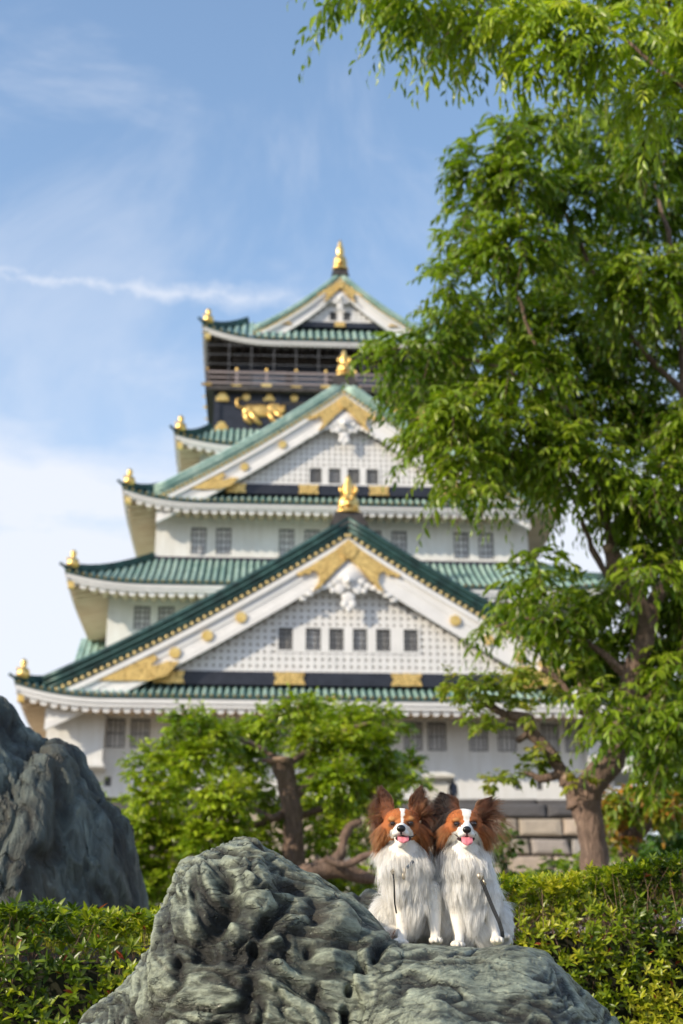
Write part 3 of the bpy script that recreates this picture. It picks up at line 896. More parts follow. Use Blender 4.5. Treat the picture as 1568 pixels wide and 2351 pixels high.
# ================================================================== ROCKS
def rock_mat(name, lo, mid, hi, rough=.42, brown=None, scale=1.0, stretch=(1, 1, 1), bump=.5, dist=.012):
    t = NT(name); v = t.coord('Object', scale=stretch)
    a = t.n('ShaderNodeAttribute'); a.attribute_name = 'col'
    sx = t.n('ShaderNodeSeparateColor'); t.l(a.outputs['Color'], sx.inputs[0])
    lump = sx.outputs[0]; stain = sx.outputs[1]
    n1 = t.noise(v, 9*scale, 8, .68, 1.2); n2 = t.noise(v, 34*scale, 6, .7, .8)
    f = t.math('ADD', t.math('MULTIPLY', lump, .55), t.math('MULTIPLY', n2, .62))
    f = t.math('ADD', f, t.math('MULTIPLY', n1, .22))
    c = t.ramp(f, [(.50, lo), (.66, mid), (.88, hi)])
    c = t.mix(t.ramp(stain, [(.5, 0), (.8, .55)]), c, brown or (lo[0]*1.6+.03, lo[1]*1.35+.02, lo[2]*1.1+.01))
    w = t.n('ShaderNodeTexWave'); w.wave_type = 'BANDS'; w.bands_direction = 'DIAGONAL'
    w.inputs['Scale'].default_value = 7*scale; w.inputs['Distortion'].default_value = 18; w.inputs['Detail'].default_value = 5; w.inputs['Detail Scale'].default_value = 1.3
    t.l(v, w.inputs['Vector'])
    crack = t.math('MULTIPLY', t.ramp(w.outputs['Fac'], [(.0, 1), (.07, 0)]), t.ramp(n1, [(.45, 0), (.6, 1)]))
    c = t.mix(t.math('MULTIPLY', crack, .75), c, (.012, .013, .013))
    spk = t.ramp(t.noise(v, 90*scale, 3, .7), [(.64, 0), (.72, .45)])
    c = t.mix(spk, c, (hi[0]*1.25, hi[1]*1.2, hi[2]*1.2))
    t.col(c).set(Roughness=t.ramp(f, [(.3, .75), (.8, rough)]))
    h = t.math('ADD', t.math('MULTIPLY', n2, .6), t.math('MULTIPLY', n1, .8))
    h = t.math('SUBTRACT', h, t.math('MULTIPLY', crack, .5))
    t.bump(h, bump, dist)
    return t.mat
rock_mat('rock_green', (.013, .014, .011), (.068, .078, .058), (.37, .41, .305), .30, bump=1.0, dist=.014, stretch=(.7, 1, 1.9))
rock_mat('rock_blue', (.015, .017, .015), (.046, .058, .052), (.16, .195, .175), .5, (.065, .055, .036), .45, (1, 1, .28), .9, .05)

def interp(x, xs, ys):
    return np.interp(x, xs, ys)

def profile_rock(name, sil, Y, xr, nx, nv, wfront, plateau, wback, mat, disp, creases=(), yr=None, seed=0, smooth_sil=3, zbase=0.0, pw=1.0, taper=0.0):
    """a rock swept over its ridge line; sil: pixels of its outline, taken at depth Y"""
    P = [at(a, b, Y) for a, b in sil]
    sx = np.array([p.x for p in P]); sz = np.array([p.z for p in P])
    x = np.linspace(xr[0], xr[1], nx)
    zt = interp(x, sx, sz)
    k = np.ones(smooth_sil)/smooth_sil
    zt = np.convolve(np.pad(zt, smooth_sil, mode='edge'), k, 'same')[smooth_sil:-smooth_sil]
    wf = interp(x, *wfront); pl = interp(x, *plateau); wb = interp(x, *wback)
    yrr = Y + (interp(x, *yr) if yr else 0*x)
    nf = int(nv*.72); nb = nv - nf
    th = np.linspace(np.pi/2, 0, nf)
    v = np.zeros((nx, nv, 3))
    h = zt - zbase
    for j in range(nf):
        s_, c_ = math.sin(th[j]), math.cos(th[j])
        v[:, j, 0] = x; v[:, j, 1] = yrr - wf*s_**pw; v[:, j, 2] = zt - h*(1-c_)
    for j in range(nb):
        a = (j+1)/nb
        if a < .3:
            v[:, nf+j, 0] = x; v[:, nf+j, 1] = yrr + pl*a/.3; v[:, nf+j, 2] = zt
        else:
            q = (a-.3)/.7*np.pi/2
            v[:, nf+j, 0] = x; v[:, nf+j, 1] = yrr + pl + wb*math.sin(q); v[:, nf+j, 2] = zt - h*(1-math.cos(q))
    def normals(v):
        du = np.gradient(v, axis=0); dv = np.gradient(v, axis=1)
        n = np.cross(dv, du); n /= np.linalg.norm(n, axis=2)[:, :, None]+1e-9
        return -n
    n = normals(v)
    F = v.reshape(-1, 3)
    d, lump, stain = disp(F + seed*3.1)
    d = d.reshape(nx, nv)
    for pts, wd, dp in creases:
        C = np.array([list(at(a, b, yy)) for a, b, yy in pts])
        dm = np.full(len(F), 9.0)
        for a, b in zip(C[:-1], C[1:]):
            ab = b-a; tt = np.clip(((F-a)@ab)/(ab@ab), 0, 1)
            # measured across x and z, so that it cuts whatever surface lies there
            q = F - (a+tt[:, None]*ab); dm = np.minimum(dm, np.hypot(q[:, 0], q[:, 2]*.9))
        fr = F[:, 1] < yrr.repeat(nv)+.05
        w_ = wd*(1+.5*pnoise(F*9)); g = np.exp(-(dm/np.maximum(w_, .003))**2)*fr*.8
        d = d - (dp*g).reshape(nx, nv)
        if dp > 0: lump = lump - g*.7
    v = v + n*d[:, :, None]
    if taper: v[:, :, 0] *= np.clip(v[:, :, 1]/Y, .3, 1)**taper
    idx = np.arange(nx*nv).reshape(nx, nv)
    Q = np.stack([idx[:-1, :-1], idx[1:, :-1], idx[1:, 1:], idx[:-1, 1:]], -1).reshape(-1, 4)
    cols = np.stack([np.clip(lump, 0, 1), np.clip(stain, 0, 1), lump*0], 1)
    return np_mesh(name, v.reshape(-1, 3), Q, M[mat], smooth=True, cols=cols), (x, v)

def disp_main(P):
    W = P + .09*np.stack([fbm(P*2.6+5, 3), fbm(P*2.6+31, 3), fbm(P*2.6+77, 3)], 1)
    big = fbm(W*3.2, 3)*.046
    W2 = W + .024*np.stack([fbm(W*8+3, 2), fbm(W*8+11, 2), fbm(W*8+19, 2)], 1)
    an = .35 + 1.1*pnoise(P*np.array([2.2, 2.2, 2.2])+3); ca, sa = np.cos(an), np.sin(an); ux = W2[:, 0]+.25; uz = W2[:, 2]-1.0
    Wr = np.stack([ux*ca - uz*sa, W2[:, 1], ux*sa + uz*ca], 1)
    S = Wr*np.array([.75, .8, 1.7])
    # right dome is smoother than the left mass
    rough = np.clip((.22 - P[:, 0])/.30, .0, 1)*.75 + .25
    r1 = fbm(S*8.5, 3, ridged=True)             # -1..1
    lum = np.clip(r1*.5+.5, 0, 1)**1.4
    r2 = fbm(Wr*np.array([5, 8, 32.]), 4, gain=.6)
    r3 = fbm(Wr*np.array([20, 30, 90.]), 3)
    f1 = fbm(W*np.array([3, 4, 11.])+13, 3); f2 = fbm(W2*np.array([8, 9, 46.])+23, 4, gain=.6); gr3 = np.minimum(np.abs(fbm(W2*np.array([3.4, 4, 20.])+83, 3))*9, 1)
    sm = np.clip((P[:, 0]-.02)/.14, 0, 1)
    gro = np.minimum(np.abs(fbm(Wr*np.array([3, 4, 9.])+40, 3))*9, 1)      # long sinuous grooves
    gro2 = np.minimum(np.abs(fbm(Wr*np.array([4.5, 7, 22.])+60, 2))*8.5, 1)
    r4 = fbm(Wr*np.array([9, 14, 52.]), 4, gain=.62, ridged=True); r5 = fbm(W2*np.array([60, 60, 60.]), 3, ridged=True)
    d = .0042*r4*(.4+.6*rough) + .0012*r5 + big + rough*(.006*lum + .0105*r2) + .0058*r3 - .017*(1-gro)*(.35+.65*rough) - .009*(1-gro2)*(.3+.7*rough)
    seat = np.clip((P[:, 0]-.06)/.05, 0, 1)*np.clip((.50-P[:, 0])/.08, 0, 1)*np.clip((P[:, 1]-3.22)/.12, 0, 1)
    d = d*(1-.85*seat) - .002*seat
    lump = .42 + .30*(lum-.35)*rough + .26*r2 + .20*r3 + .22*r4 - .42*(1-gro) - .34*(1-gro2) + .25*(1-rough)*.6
    d2 = .0028*r4 + .001*r5 + big*.8 + .010*f1 + .0038*f2 - .011*(1-gr3); l2 = .50 + .20*f1 + .30*f2 + .20*r4 - .5*(1-gr3)
    d2 = d2*(1-.85*seat) - .002*seat
    d = d*(1-sm)+d2*sm; lump = lump*(1-sm)+l2*sm
    stain = fbm(P*4+90, 4)*.6 + .42
    return d, lump, stain

sil_main = [(60, 2560), (150, 2420), (200, 2351), (250, 2300), (300, 2258), (335, 2200), (352, 2165), (356, 2120), (362, 2085), (376, 2052), (390, 2032), (398, 2000),
            (415, 1982), (440, 1970), (500, 1955), (530, 1946), (560, 1936), (576, 1934), (600, 1942), (640, 1968), (680, 1992), (730, 2018), (770, 2045), (815, 2080),
            (850, 2112), (885, 2145), (920, 2174), (980, 2186), (1040, 2187), (1100, 2183), (1160, 2174), (1200, 2176), (1250, 2190), (1300, 2232), (1350, 2288), (1400, 2338), (1440, 2390), (1520, 2520), (1600, 2700)]
Xp = lambda px: at(px, 2200, 3.45).x
creases = [
    ([(478, 1990, 3.3), (500, 2030, 3.2), (505, 2080, 3.15), (470, 2130, 3.1), (430, 2165, 3.1)], .022, .045),
    ([(640, 2060, 3.3), (600, 2120, 3.1), (560, 2165, 3.0), (500, 2200, 3.0), (470, 2250, 2.9)], .016, .030),
    ([(560, 2170, 3.0), (540, 2240, 2.9), (525, 2300, 2.9), (520, 2360, 2.8)], .018, .030),
    ([(905, 2170, 3.3), (870, 2195, 3.1), (835, 2225, 3.0), (808, 2265, 2.9), (798, 2310, 2.8), (795, 2380, 2.8)], .010, .045),
    ([(700, 2050, 3.3), (720, 2110, 3.1), (700, 2180, 3.0), (720, 2260, 2.9), (700, 2360, 2.8)], .012, .022),
    ([(335, 2200, 3.4), (380, 2215, 3.2), (420, 2200, 3.1), (470, 2180, 3.0)], .012, .030),
    ([(590, 1990, 3.3), (640, 2030, 3.2), (690, 2040, 3.2)], .012, .02),
    ([(440, 2010, 3.2), (445, 2060, 3.1), (425, 2110, 3.1)], .03, -.022),
    ([(550, 1990, 3.2), (570, 2040, 3.1), (560, 2090, 3.0)], .032, -.028),
    ([(640, 2130, 3.0), (610, 2210, 2.9), (600, 2300, 2.8)], .035, -.022),
    ([(770, 2120, 3.1), (760, 2200, 3.0), (740, 2300, 2.8)], .04, -.030),
    ([(835, 2250, 2.9), (845, 2275, 2.9)], .016, -.03),
    ([(905, 2240, 2.9), (1000, 2215, 2.9), (1080, 2210, 2.9)], .05, -.02),
]
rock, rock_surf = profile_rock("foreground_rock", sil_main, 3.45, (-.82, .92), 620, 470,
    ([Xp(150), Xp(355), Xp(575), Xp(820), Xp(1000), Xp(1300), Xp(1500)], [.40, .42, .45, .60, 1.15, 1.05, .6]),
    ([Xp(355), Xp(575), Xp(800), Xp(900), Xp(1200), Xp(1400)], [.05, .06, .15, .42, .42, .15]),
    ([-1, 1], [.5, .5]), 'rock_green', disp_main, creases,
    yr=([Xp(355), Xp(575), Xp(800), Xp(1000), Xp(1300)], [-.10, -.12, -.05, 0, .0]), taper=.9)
tag(rock, "large gnarled grey-green stone with a humped peak that the two dogs sit on", "rock")

def disp_boulder(P):
    W = P + .22*np.stack([fbm(P*1.3+5, 3), fbm(P*1.3+31, 3), fbm(P*1.3+77, 3)], 1)
    S = W*np.array([3.0, 3.0, .85])
    r1 = fbm(S, 4, ridged=True, gain=.55); r2 = fbm(W*np.array([9, 9, 2.6]), 4)
    gro = np.minimum(np.abs(fbm(W*np.array([3.2, 3.2, 1.0])+40, 3))*5, 1)
    d = .05*fbm(W*1.6, 2) + .055*r1 + .030*r2 - .028*(1-gro) + .012*fbm(W*np.array([24, 24, 7.]), 3)
    return d, .40+.3*r1+.3*r2-.35*(1-gro), fbm(W*np.array([5, 5, .9])+50, 4)*.8+.5
sil_b = [(-420, 2100), (-300, 1900), (-160, 1760), (-60, 1655), (0, 1618), (28, 1640), (45, 1685), (62, 1708), (84, 1728), (108, 1733), (130, 1716), (158, 1714), (172, 1745), (180, 1775),
         (200, 1805), (225, 1848), (262, 1866), (288, 1895), (296, 1940), (303, 2000), (311, 2080), (322, 2200), (340, 2500)]
bld, _ = profile_rock("standing_boulder", sil_b, 6.6, (-2.4, -.88), 330, 300, ([-2.4, -1.3, -.95, -.88], [1.0, .9, .5, .25]), ([-2.4, -.9], [.1, .05]), ([-2.4, -1], [.9, .5]),
                      'rock_blue', disp_boulder, (), seed=1)
tag(bld, "tall dark blue-green pointed boulder with vertical streaks standing behind the left hedge", "boulder")

def disp_small(P):
    W = P + .06*np.stack([fbm(P*4+5, 3), fbm(P*4+31, 3), fbm(P*4+77, 3)], 1)
    gro = np.minimum(np.abs(fbm(W*np.array([5, 5, 12.])+10, 3))*6, 1)
    return .03*fbm(W*4, 3)-.02*(1-gro), .5+.3*fbm(W*12, 3)-.4*(1-gro), fbm(P*4, 2)*.5+.4
sil_s = [(700, 2300), (730, 2100), (757, 2056), (790, 2050), (830, 2044), (850, 2043), (880, 2052), (930, 2085), (980, 2140), (1010, 2300)]
sm, _ = profile_rock("low_rock", sil_s, 4.15, (-.12, .31), 120, 110, ([-1, 1], [.3, .3]), ([-1, 1], [.05, .05]), ([-1, 1], [.3, .3]), 'rock_green', disp_small, (), seed=2)
tag(sm, "low smooth grey-green rock showing between the humped stone and the left dog", "rock")

def rock_z(x, y, r=.012):
    v = rock_surf[1].reshape(-1, 3); m = (np.abs(v[:, 0]-x) < r) & (np.abs(v[:, 1]-y) < r)
    return float(v[m, 2].max()) if m.any() else 1.0
# ================================================================== DOGS
K = .000269                                   # metres per unit of the dogs' drawing
t = NT('dog_skin'); a = t.n('ShaderNodeAttribute'); a.attribute_name = 'col'; t.col(a.outputs['Color']).set(Roughness=.8)
t = NT('dog_fur'); a = t.n('ShaderNodeAttribute'); a.attribute_name = 'col'
hb = t.n('ShaderNodeBsdfHairPrincipled'); hb.parametrization = 'COLOR'; t.l(a.outputs['Color'], hb.inputs['Color'])
hb.inputs['Roughness'].default_value = .42; hb.inputs['Radial Roughness'].default_value = .6; hb.inputs['Coat'].default_value = 0
o_ = t.nt.nodes['Material Output']; mx_ = t.n('ShaderNodeMixShader'); mx_.inputs[0].default_value = .55
t.col(a.outputs['Color']).set(Roughness=.5, Specular_IOR_Level=.3); t.l(t.b.outputs[0], mx_.inputs[1]); t.l(hb.outputs[0], mx_.inputs[2]); t.l(mx_.outputs[0], o_.inputs[0])
t = NT('nose_black'); t.col((.010, .009, .010)).set(Roughness=.28)
t = NT('eye_dark'); t.col((.018, .009, .006)).set(Roughness=.04, Coat_Weight=.6)
t = NT('tongue_pink'); v = t.coord(); t.col(t.ramp(t.noise(v, 120, 3), [(.3, (.62, .16, .20)), (.7, (.75, .26, .30))])).set(Roughness=.30)
t = NT('mouth_dark'); t.col((.035, .010, .012)).set(Roughness=.5)
t = NT('lip_black'); t.col((.012, .010, .010)).set(Roughness=.4)
t = NT('leash_black'); t.col((.015, .015, .017)).set(Roughness=.5)
t = NT('leash_silver'); t.col((.20, .205, .21)).set(Roughness=.5)
t = NT('tag_steel'); t.col((.42, .36, .27)).set(Roughness=.35, Metallic=.7)
t = NT('tag_blue'); t.col((.03, .055, .085)).set(Roughness=.4)

def ell_rot(axis, up=(0, -1, 0)):
    z = Vector(axis).normalized(); u = Vector(up); x = u.cross(z)
    if x.length < 1e-3: x = Vector((1, 0, 0)).cross(z)
    x.normalize(); y = z.cross(x)
    return Matrix((x, y, z)).transposed()

def make_dog(name, label, loc, ox, prims, colour, length, feat, seed, nstr, rz=0.0):
    rnd = np.random.RandomState(seed)
    root = empty(name, loc, rz); tag(root, label, "dog")
    mb = MB(); PR = []
    for lab, kind, *q in prims:
        if kind == 'e':
            c, r = q[0], q[1]; Rm = ell_rot(q[2], q[3] if len(q) > 3 else (0, -1, 0)) if len(q) > 2 else Matrix.Identity(3)
            mb.ball(c, r, 20, 14, rot=Rm); PR.append((lab, np.array(c, float), np.array(r, float), np.array(Rm)))
        else:
            pts, rs = q
            for (p0, p1, r0, r1) in zip(pts[:-1], pts[1:], rs[:-1], rs[1:]):
                mb.tube([p0, p1], [r0, r1], 12)
                mb.ball(p0, r0, 12, 8); mb.ball(p1, r1, 12, 8)
                n = 3
                for k in range(n+1):
                    f = k/n; c = np.array(p0)*(1-f)+np.array(p1)*f; r = r0*(1-f)+r1*f
                    PR.append((lab, c, np.array([r*1.1]*3), np.eye(3)))
    for lab, kind, *q in prims:
        if lab == 'paw' and kind == 'e' and q[1][0] > .014:
            c, r = q[0], q[1]
            for tx_ in (-.0088, 0, .0088): mb.ball((c[0]+tx_, c[1]-r[1]*(.95 if tx_ == 0 else .8), c[2]-.0015), (.0048, .0075, .0068), 10, 8)
    tmp = mb.build("body_draft", M['dog_skin'])
    rm = tmp.modifiers.new("r", 'REMESH'); rm.mode = 'VOXEL'; rm.voxel_size = .0020
    sm_ = tmp.modifiers.new("s", 'SMOOTH'); sm_.factor = .5; sm_.iterations = 4
    dg = bpy.context.evaluated_depsgraph_get(); dg.update()
    me = bpy.data.meshes.new_from_object(tmp.evaluated_get(dg))
    bpy.data.objects.remove(tmp)
    nv = len(me.vertices); V = np.empty(nv*3, np.float32); me.vertices.foreach_get('co', V); V = V.reshape(-1, 3)
    me.calc_loop_triangles()
    T = np.empty(len(me.loop_triangles)*3, np.int32); me.loop_triangles.foreach_get('vertices', T); T = T.reshape(-1, 3)
    VN = np.empty(nv*3, np.float32); me.vertices.foreach_get('normal', VN); VN = VN.reshape(-1, 3)
    labs = sorted({p[0] for p in PR})
    def classify(P):
        best = np.full(len(P), 9e9); lab = np.zeros(len(P), int)
        for l, c, r, Rm in PR:
            q = ((P-c) @ Rm)/r; d = (np.linalg.norm(q, axis=1)-1)*r.min()
            m = d < best; best[m] = d[m]; lab[m] = labs.index(l)
        return lab
    def names(li): return np.array(labs)[li]
    def cc(P): return P[:, 0]/K+ox, 1520-P[:, 2]/K
    lv = names(classify(V)); cx, cy = cc(V)
    C = colour(cx, cy, V[:, 1], lv, rnd, True)
    at_ = me.attributes.new('col', 'FLOAT_COLOR', 'POINT'); c4 = np.ones((nv, 4), np.float32); c4[:, :3] = C*.90; at_.data.foreach_set('color', c4.ravel())
    me.materials.clear(); me.materials.append(M['dog_skin'])
    me.polygons.foreach_set('use_smooth', [True]*len(me.polygons)); me.name = "body"
    body = bpy.data.objects.new("body", me); COL.objects.link(body); body.parent = root
    # fur: strands rooted all over the body
    A = V[T[:, 0]]; B = V[T[:, 1]]; D = V[T[:, 2]]
    ar = np.linalg.norm(np.cross(B-A, D-A), axis=1)/2
    cen = (A+B+D)/3; tl = names(classify(cen)); w = ar.copy()
    w[(tl == 'ear')] *= 1.3; w[(tl == 'muzzle')] *= 1.5; w[cen[:, 1] > .12] *= .4
    idx = rnd.choice(len(T), nstr, p=w/w.sum())
    u = rnd.rand(nstr, 2); fl = u.sum(1) > 1; u[fl] = 1-u[fl]
    ba = np.stack([1-u.sum(1), u[:, 0], u[:, 1]], 1)
    P = (V[T[idx]]*ba[:, :, None]).sum(1); N = (VN[T[idx]]*ba[:, :, None]).sum(1); N /= np.linalg.norm(N, axis=1)[:, None]+1e-9
    li = names(classify(P)); cx, cy = cc(P)
    L, comb, lift, grav, curl = length(cx, cy, P, N, li, rnd)
    keep = L > .0005
    P, N, li, cx, cy, L, comb, lift, grav, curl = [a[keep] for a in (P, N, li, cx, cy, L, comb, lift, grav, curl)]
    n = len(P)
    L = L*rnd.uniform(.72, 1.12, n)
    fly = rnd.rand(n) < .07; L[fly & (L > .008)] *= 1.45; lift[fly] = np.clip(lift[fly]*1.4, 0, .4)
    comb = comb/(np.linalg.norm(comb, axis=1)[:, None]+1e-9)
    comb = comb - (comb*N).sum(1)[:, None]*N*.85
    jit = rnd.normal(size=(n, 3))*.10
    wob = np.stack([pnoise(P*30+7), pnoise(P*30+57), pnoise(P*30+97)], 1)*.30
    d0 = N*lift[:, None] + comb*(1-lift)[:, None]*1.1 + jit + wob
    d0 /= np.linalg.norm(d0, axis=1)[:, None]
    SEG = 7
    pts = np.zeros((n, SEG, 3)); pts[:, 0] = P - N*.0008; d = d0.copy()
    for k in range(1, SEG):
        pts[:, k] = pts[:, k-1] + d*(L/(SEG-1))[:, None]
        d = d + np.stack([curl, 0*curl, -grav], 1)*(1/SEG)*1.0
        d = d + comb*.10
        s_ = (d*N).sum(1); d = d + N*np.clip(.04-s_, 0, 1)[:, None]*(.8 if k < 3 else .25)
        d /= np.linalg.norm(d, axis=1)[:, None]
    # locks: tips drawn together towards the nearest guide strand
    ng = max(200, n//15); gi = rnd.choice(n, ng, replace=False); GP = P[gi]
    near = np.empty(n, int)
    for s0 in range(0, n, 4000):
        dd = ((P[s0:s0+4000, None]-GP[None])**2).sum(2) + 1e-3*(1-(N[s0:s0+4000] @ N[gi].T))
        near[s0:s0+4000] = gi[dd.argmin(1)]
    f = np.linspace(0, 1, SEG)**1.4
    cl = np.clip(L/.03, 0, 1)*.52
    G = pts[near]; same = np.linalg.norm(P-P[near], axis=1) < .014
    amt = (cl*same)[:, None, None]*f[None, :, None]
    pts = pts*(1-amt) + (G + (pts[:, :1]-G[:, :1])*.25)*amt
    C = colour(cx, cy, P[:, 1], li, rnd, False)
    lockv = 1 + .09*rnd.normal(size=n)[near] + .08*rnd.normal(size=n)
    lk_ = rnd.normal(size=n)[near]*.20*(C[:, 2] < .4)
    C = C*(1+.22*pnoise(P*95)*(C[:, 2] < .4))[:, None]
    C = np.where((C[:, 2] < .4)[:, None], C*np.array([.80, .70, .62]), C)
    C = C*np.clip(lockv+lk_, .45, 1.45)[:, None]
    grad = np.ones((n, SEG)); 
    CP = C[:, None, :]*grad[:, :, None]
    cv = bpy.data.hair_curves.new("fur"); cv.add_curves([SEG]*n)
    cv.points.foreach_set('position', pts.astype(np.float32).ravel())
    ra = cv.attributes.get('radius') or cv.attributes.new('radius', 'FLOAT', 'POINT')
    thick = np.where(L > .02, .00031, .00030)
    rr = thick[:, None]*np.array([1, 1, .95, .85, .7, .5, .18])[None]
    ra.data.foreach_set('value', rr.astype(np.float32).ravel())
    ca = cv.attributes.new('col', 'FLOAT_COLOR', 'POINT'); c4 = np.ones((n, SEG, 4), np.float32); c4[:, :, :3] = np.clip(CP, .003, .9)
    ca.data.foreach_set('color', c4.ravel())
    cv.materials.append(M['dog_fur'])
    fur = bpy.data.objects.new("fur", cv); COL.objects.link(fur); fur.parent = root
    # face
    X = lambda a: (a-ox)*K
    Z = lambda b: (1520-b)*K
    for (ex, ey, ed, er) in feat['eyes']:
        e = MB(); e.ball((X(ex), ed, Z(ey)), (er*1.05, er*.8, er*.82), 16, 12); eye = e.build("eye", M['eye_dark'], root, True)
        r = MB(); r.ball((X(ex), ed+.0018, Z(ey)), (er*1.25, er*.62, er*.95), 16, 10); r.build("eye_rim", M['lip_black'], eye, True)
    nx_, ny_, nd, nr = feat['nose']
    q = MB(); q.ball((X(nx_), nd, Z(ny_)), (nr*1.1, nr*.75, nr*.88), 18, 12); q.ball((X(nx_), nd+.001, Z(ny_)+nr*.3), (nr*.95, nr*.8, nr*.6), 14, 10)
    q.ball((X(nx_), nd+.002, Z(ny_)-nr*.9), (nr*.25, nr*.4, nr*.6), 10, 8)
    q.build("nose", M['nose_black'], root, True)
    q = MB(); q.ball(feat['mouth'][0], feat['mouth'][1], 18, 10); mouth = q.build("mouth", M['mouth_dark'], root, True)
    q = MB(); lp = feat['lips']; q.tube([(X(a), b, Z(c)) for a, b, c in lp], [.0007]+[.0016]*(len(lp)-2)+[.0007], 8); q.build("lip", M['lip_black'], mouth, True)
    tx, ty0, ty1, tw, td = feat['tongue']
    rows = []
    for i in range(9):
        f_ = i/8; zc = Z(ty0+(ty1-ty0)*f_); wdt = tw*K*(1.0 if f_ < .55 else math.sqrt(max(1-((f_-.55)/.45)**2, .02)))/2
        yy = td + .012*(1-f_)**2 - .002*math.sin(f_*3)
        row = []
        for j in range(9):
            g = -1+2*j/8
            row.append((X(tx)+wdt*g, yy-.0028*(1-g*g)+.0018*math.exp(-(g/.16)**2), zc))
        rows.append(row)
    q = MB(); q.grid(rows); q.grid([[(p[0], p[1]+.0035*(1-((j-4)/4.0)**2)+.0003, p[2]) for j, p in enumerate(r)][::-1] for r in rows]); q.build("tongue", M['tongue_pink'], mouth, True)
    return root

def lin(a, b, t): return a + (b-a)*np.clip(t, 0, 1)[:, None] if np.ndim(t) else a+(b-a)*t
WHITE = np.array([.90, .88, .83]); CREAM = np.array([.74, .66, .54]); ORANGE = np.array([.43, .125, .026]); BROWN = np.array([.24, .072, .022])
DARK = np.array([.050, .019, .010]); BLACK = np.array([.012, .009, .009]); TAN = np.array([.56, .27, .09]); GREYW = np.array([.76, .73, .68])

def sstep(x, a, b): t = np.clip((x-a)/(b-a), 0, 1); return t*t*(3-2*t)

def base_length(D):
    """hair length, combing direction, lift, gravity and sideways curl by region of the body"""
    hx, ear = D['hx'], D['ears']
    def f(cx, cy, P, N, li, rnd):
        n = len(P); L = np.full(n, .022); lift = np.full(n, .35); grav = np.full(n, .5); curl = np.zeros(n)
        x, y, z = P[:, 0], P[:, 1], P[:, 2]
        hxm = (hx-D['ox'])*K
        comb = np.stack([N[:, 0]*.3, N[:, 1]*.2, -np.ones(n)], 1)
        def put(m, l=None, lf=None, g=None, cu=None, cb=None):
            if l is not None: L[m] = l[m] if np.ndim(l) else l
            if lf is not None: lift[m] = lf
            if g is not None: grav[m] = g
            if cu is not None: curl[m] = cu[m] if np.ndim(cu) else cu
            if cb is not None: comb[m] = cb[m]
        nose = np.array([(D['nose'][0]-D['ox'])*K, -.095, (1520-D['nose'][1])*K])
        away = P - nose
        # head
        m = li == 'skull'
        rad_ = np.hypot((cx-hx)/200, (cy-(D['nose'][1]-40))/260)
        l = .0058 + .020*sstep(rad_, .62, 1.05)*sstep(cy, 330, 520)
        put(m, l, .18, .45, None, away)
        m = li == 'muzzle'
        put(m, .0022 + 0*x, .12, .0, None, away)
        m = li == 'cheek'
        out = np.stack([(x-hxm)*9, .25+0*x, -.9+0*x], 1)
        lk = .006 + .052*sstep(rad_, .45, .95)*rnd.uniform(.55, 1.15, n)
        put(m, lk, .14, .75, np.sign(x-hxm)*.12, out*1.1 + away*2)
        # ears
        for k, e in enumerate(ear):
            bx, bz, tx, tz = (e[0]-D['ox'])*K, (1520-e[1])*K, (e[2]-D['ox'])*K, (1520-e[3])*K
            ax = np.array([tx-bx, 0, tz-bz]); al = np.linalg.norm(ax); ax /= al
            side = 1 if k else -1
            m = (li == 'ear') & ((x-hxm)*side > 0)
            tt = ((x-bx)*ax[0] + (z-bz)*ax[2])/al
            perp = (x-bx)*ax[2] - (z-bz)*ax[0]                 # + to the right of the ear's axis
            outer = np.clip(perp*side/.022, -1.2, 1.4)
            wo = sstep(outer, .12, .75); wi = sstep(-outer, .35, .95)
            l = .010 + .005*(1-np.clip(tt, 0, 1)) + wo*(e[4]*(1.05-.62*np.clip(tt, 0, 1)) - .004) + wi*.006
            cb = np.stack([ax[0]*(1-wo) + side*(.20*wo*(1-.2*tt) + .35*np.clip(outer, -1, 1)*(1-wo)), -.05+0*x, ax[2]*(1-wo) - wo*.55], 1)
            put(m, l, .07, .22, None, cb)
            grav[m] = (.10 + (1.1+e[5])*wo)[m]
            curl[m] = (side*.25*wo - side*e[6]*wo*np.clip((z-.25)/.1, 0, 1))[m]
        # ruff and chest
        m = li == 'ruff'
        cb = np.stack([(x-hxm)*11, -.25+0*x, -1+0*x], 1)
        put(m, .052 + 0*x, .32, .55, -np.sign(x-hxm)*np.clip(np.abs(x-hxm)/.03, 0, 1)*.95, cb)
        m = li == 'chest'
        cb = np.stack([-(x-hxm)*3, -.15+0*x, -1+0*x], 1)
        put(m, .050+0*x, .22, .6, -np.sign(x-hxm)*.2, cb)
        m = li == 'body'
        put(m, .034 + .014*(z < .12), .2, .7, None, np.stack([np.sign(x)*.25, .35+0*x, -1+0*x], 1))
        m = li == 'leg'
        put(m, np.where(N[:, 1] > .1, .020, .0055)*np.where(z < .05, .55, 1)*np.where(z > .085, 2.2, 1), .14, .25, None, np.stack([0*x, .1+0*x, -1+0*x], 1))
        m = li == 'paw'
        put(m, .0024 + .003*(N[:, 2] > .5)*(y > -.03), .2, .2, None, np.stack([0*x, -.8+0*x, -.5+0*x], 1))
        m = li == 'haunch'
        put(m, .027+0*x, .20, .7, np.sign(x)*.05, np.stack([np.sign(x)*.55, -.1+0*x, -.9+0*x], 1))
        m = li == 'tail'
        put(m, .045+0*x, .45, .5, np.sign(x)*.2, np.stack([np.sign(x)*.9, .1+0*x, -.5+0*x], 1))
        # keep the eyes, nose and mouth clear
        for ex, ey, rr in D['clear']:
            q = np.hypot((cx-ex), (cy-ey)); mm = (q < rr) & (y < -.02)
            L[mm] = 0
            nb = (q >= rr) & (q < rr*2.0) & (y < -.02); L[nb] = np.minimum(L[nb], .0035)
        return L, comb, lift, grav, curl
    return f

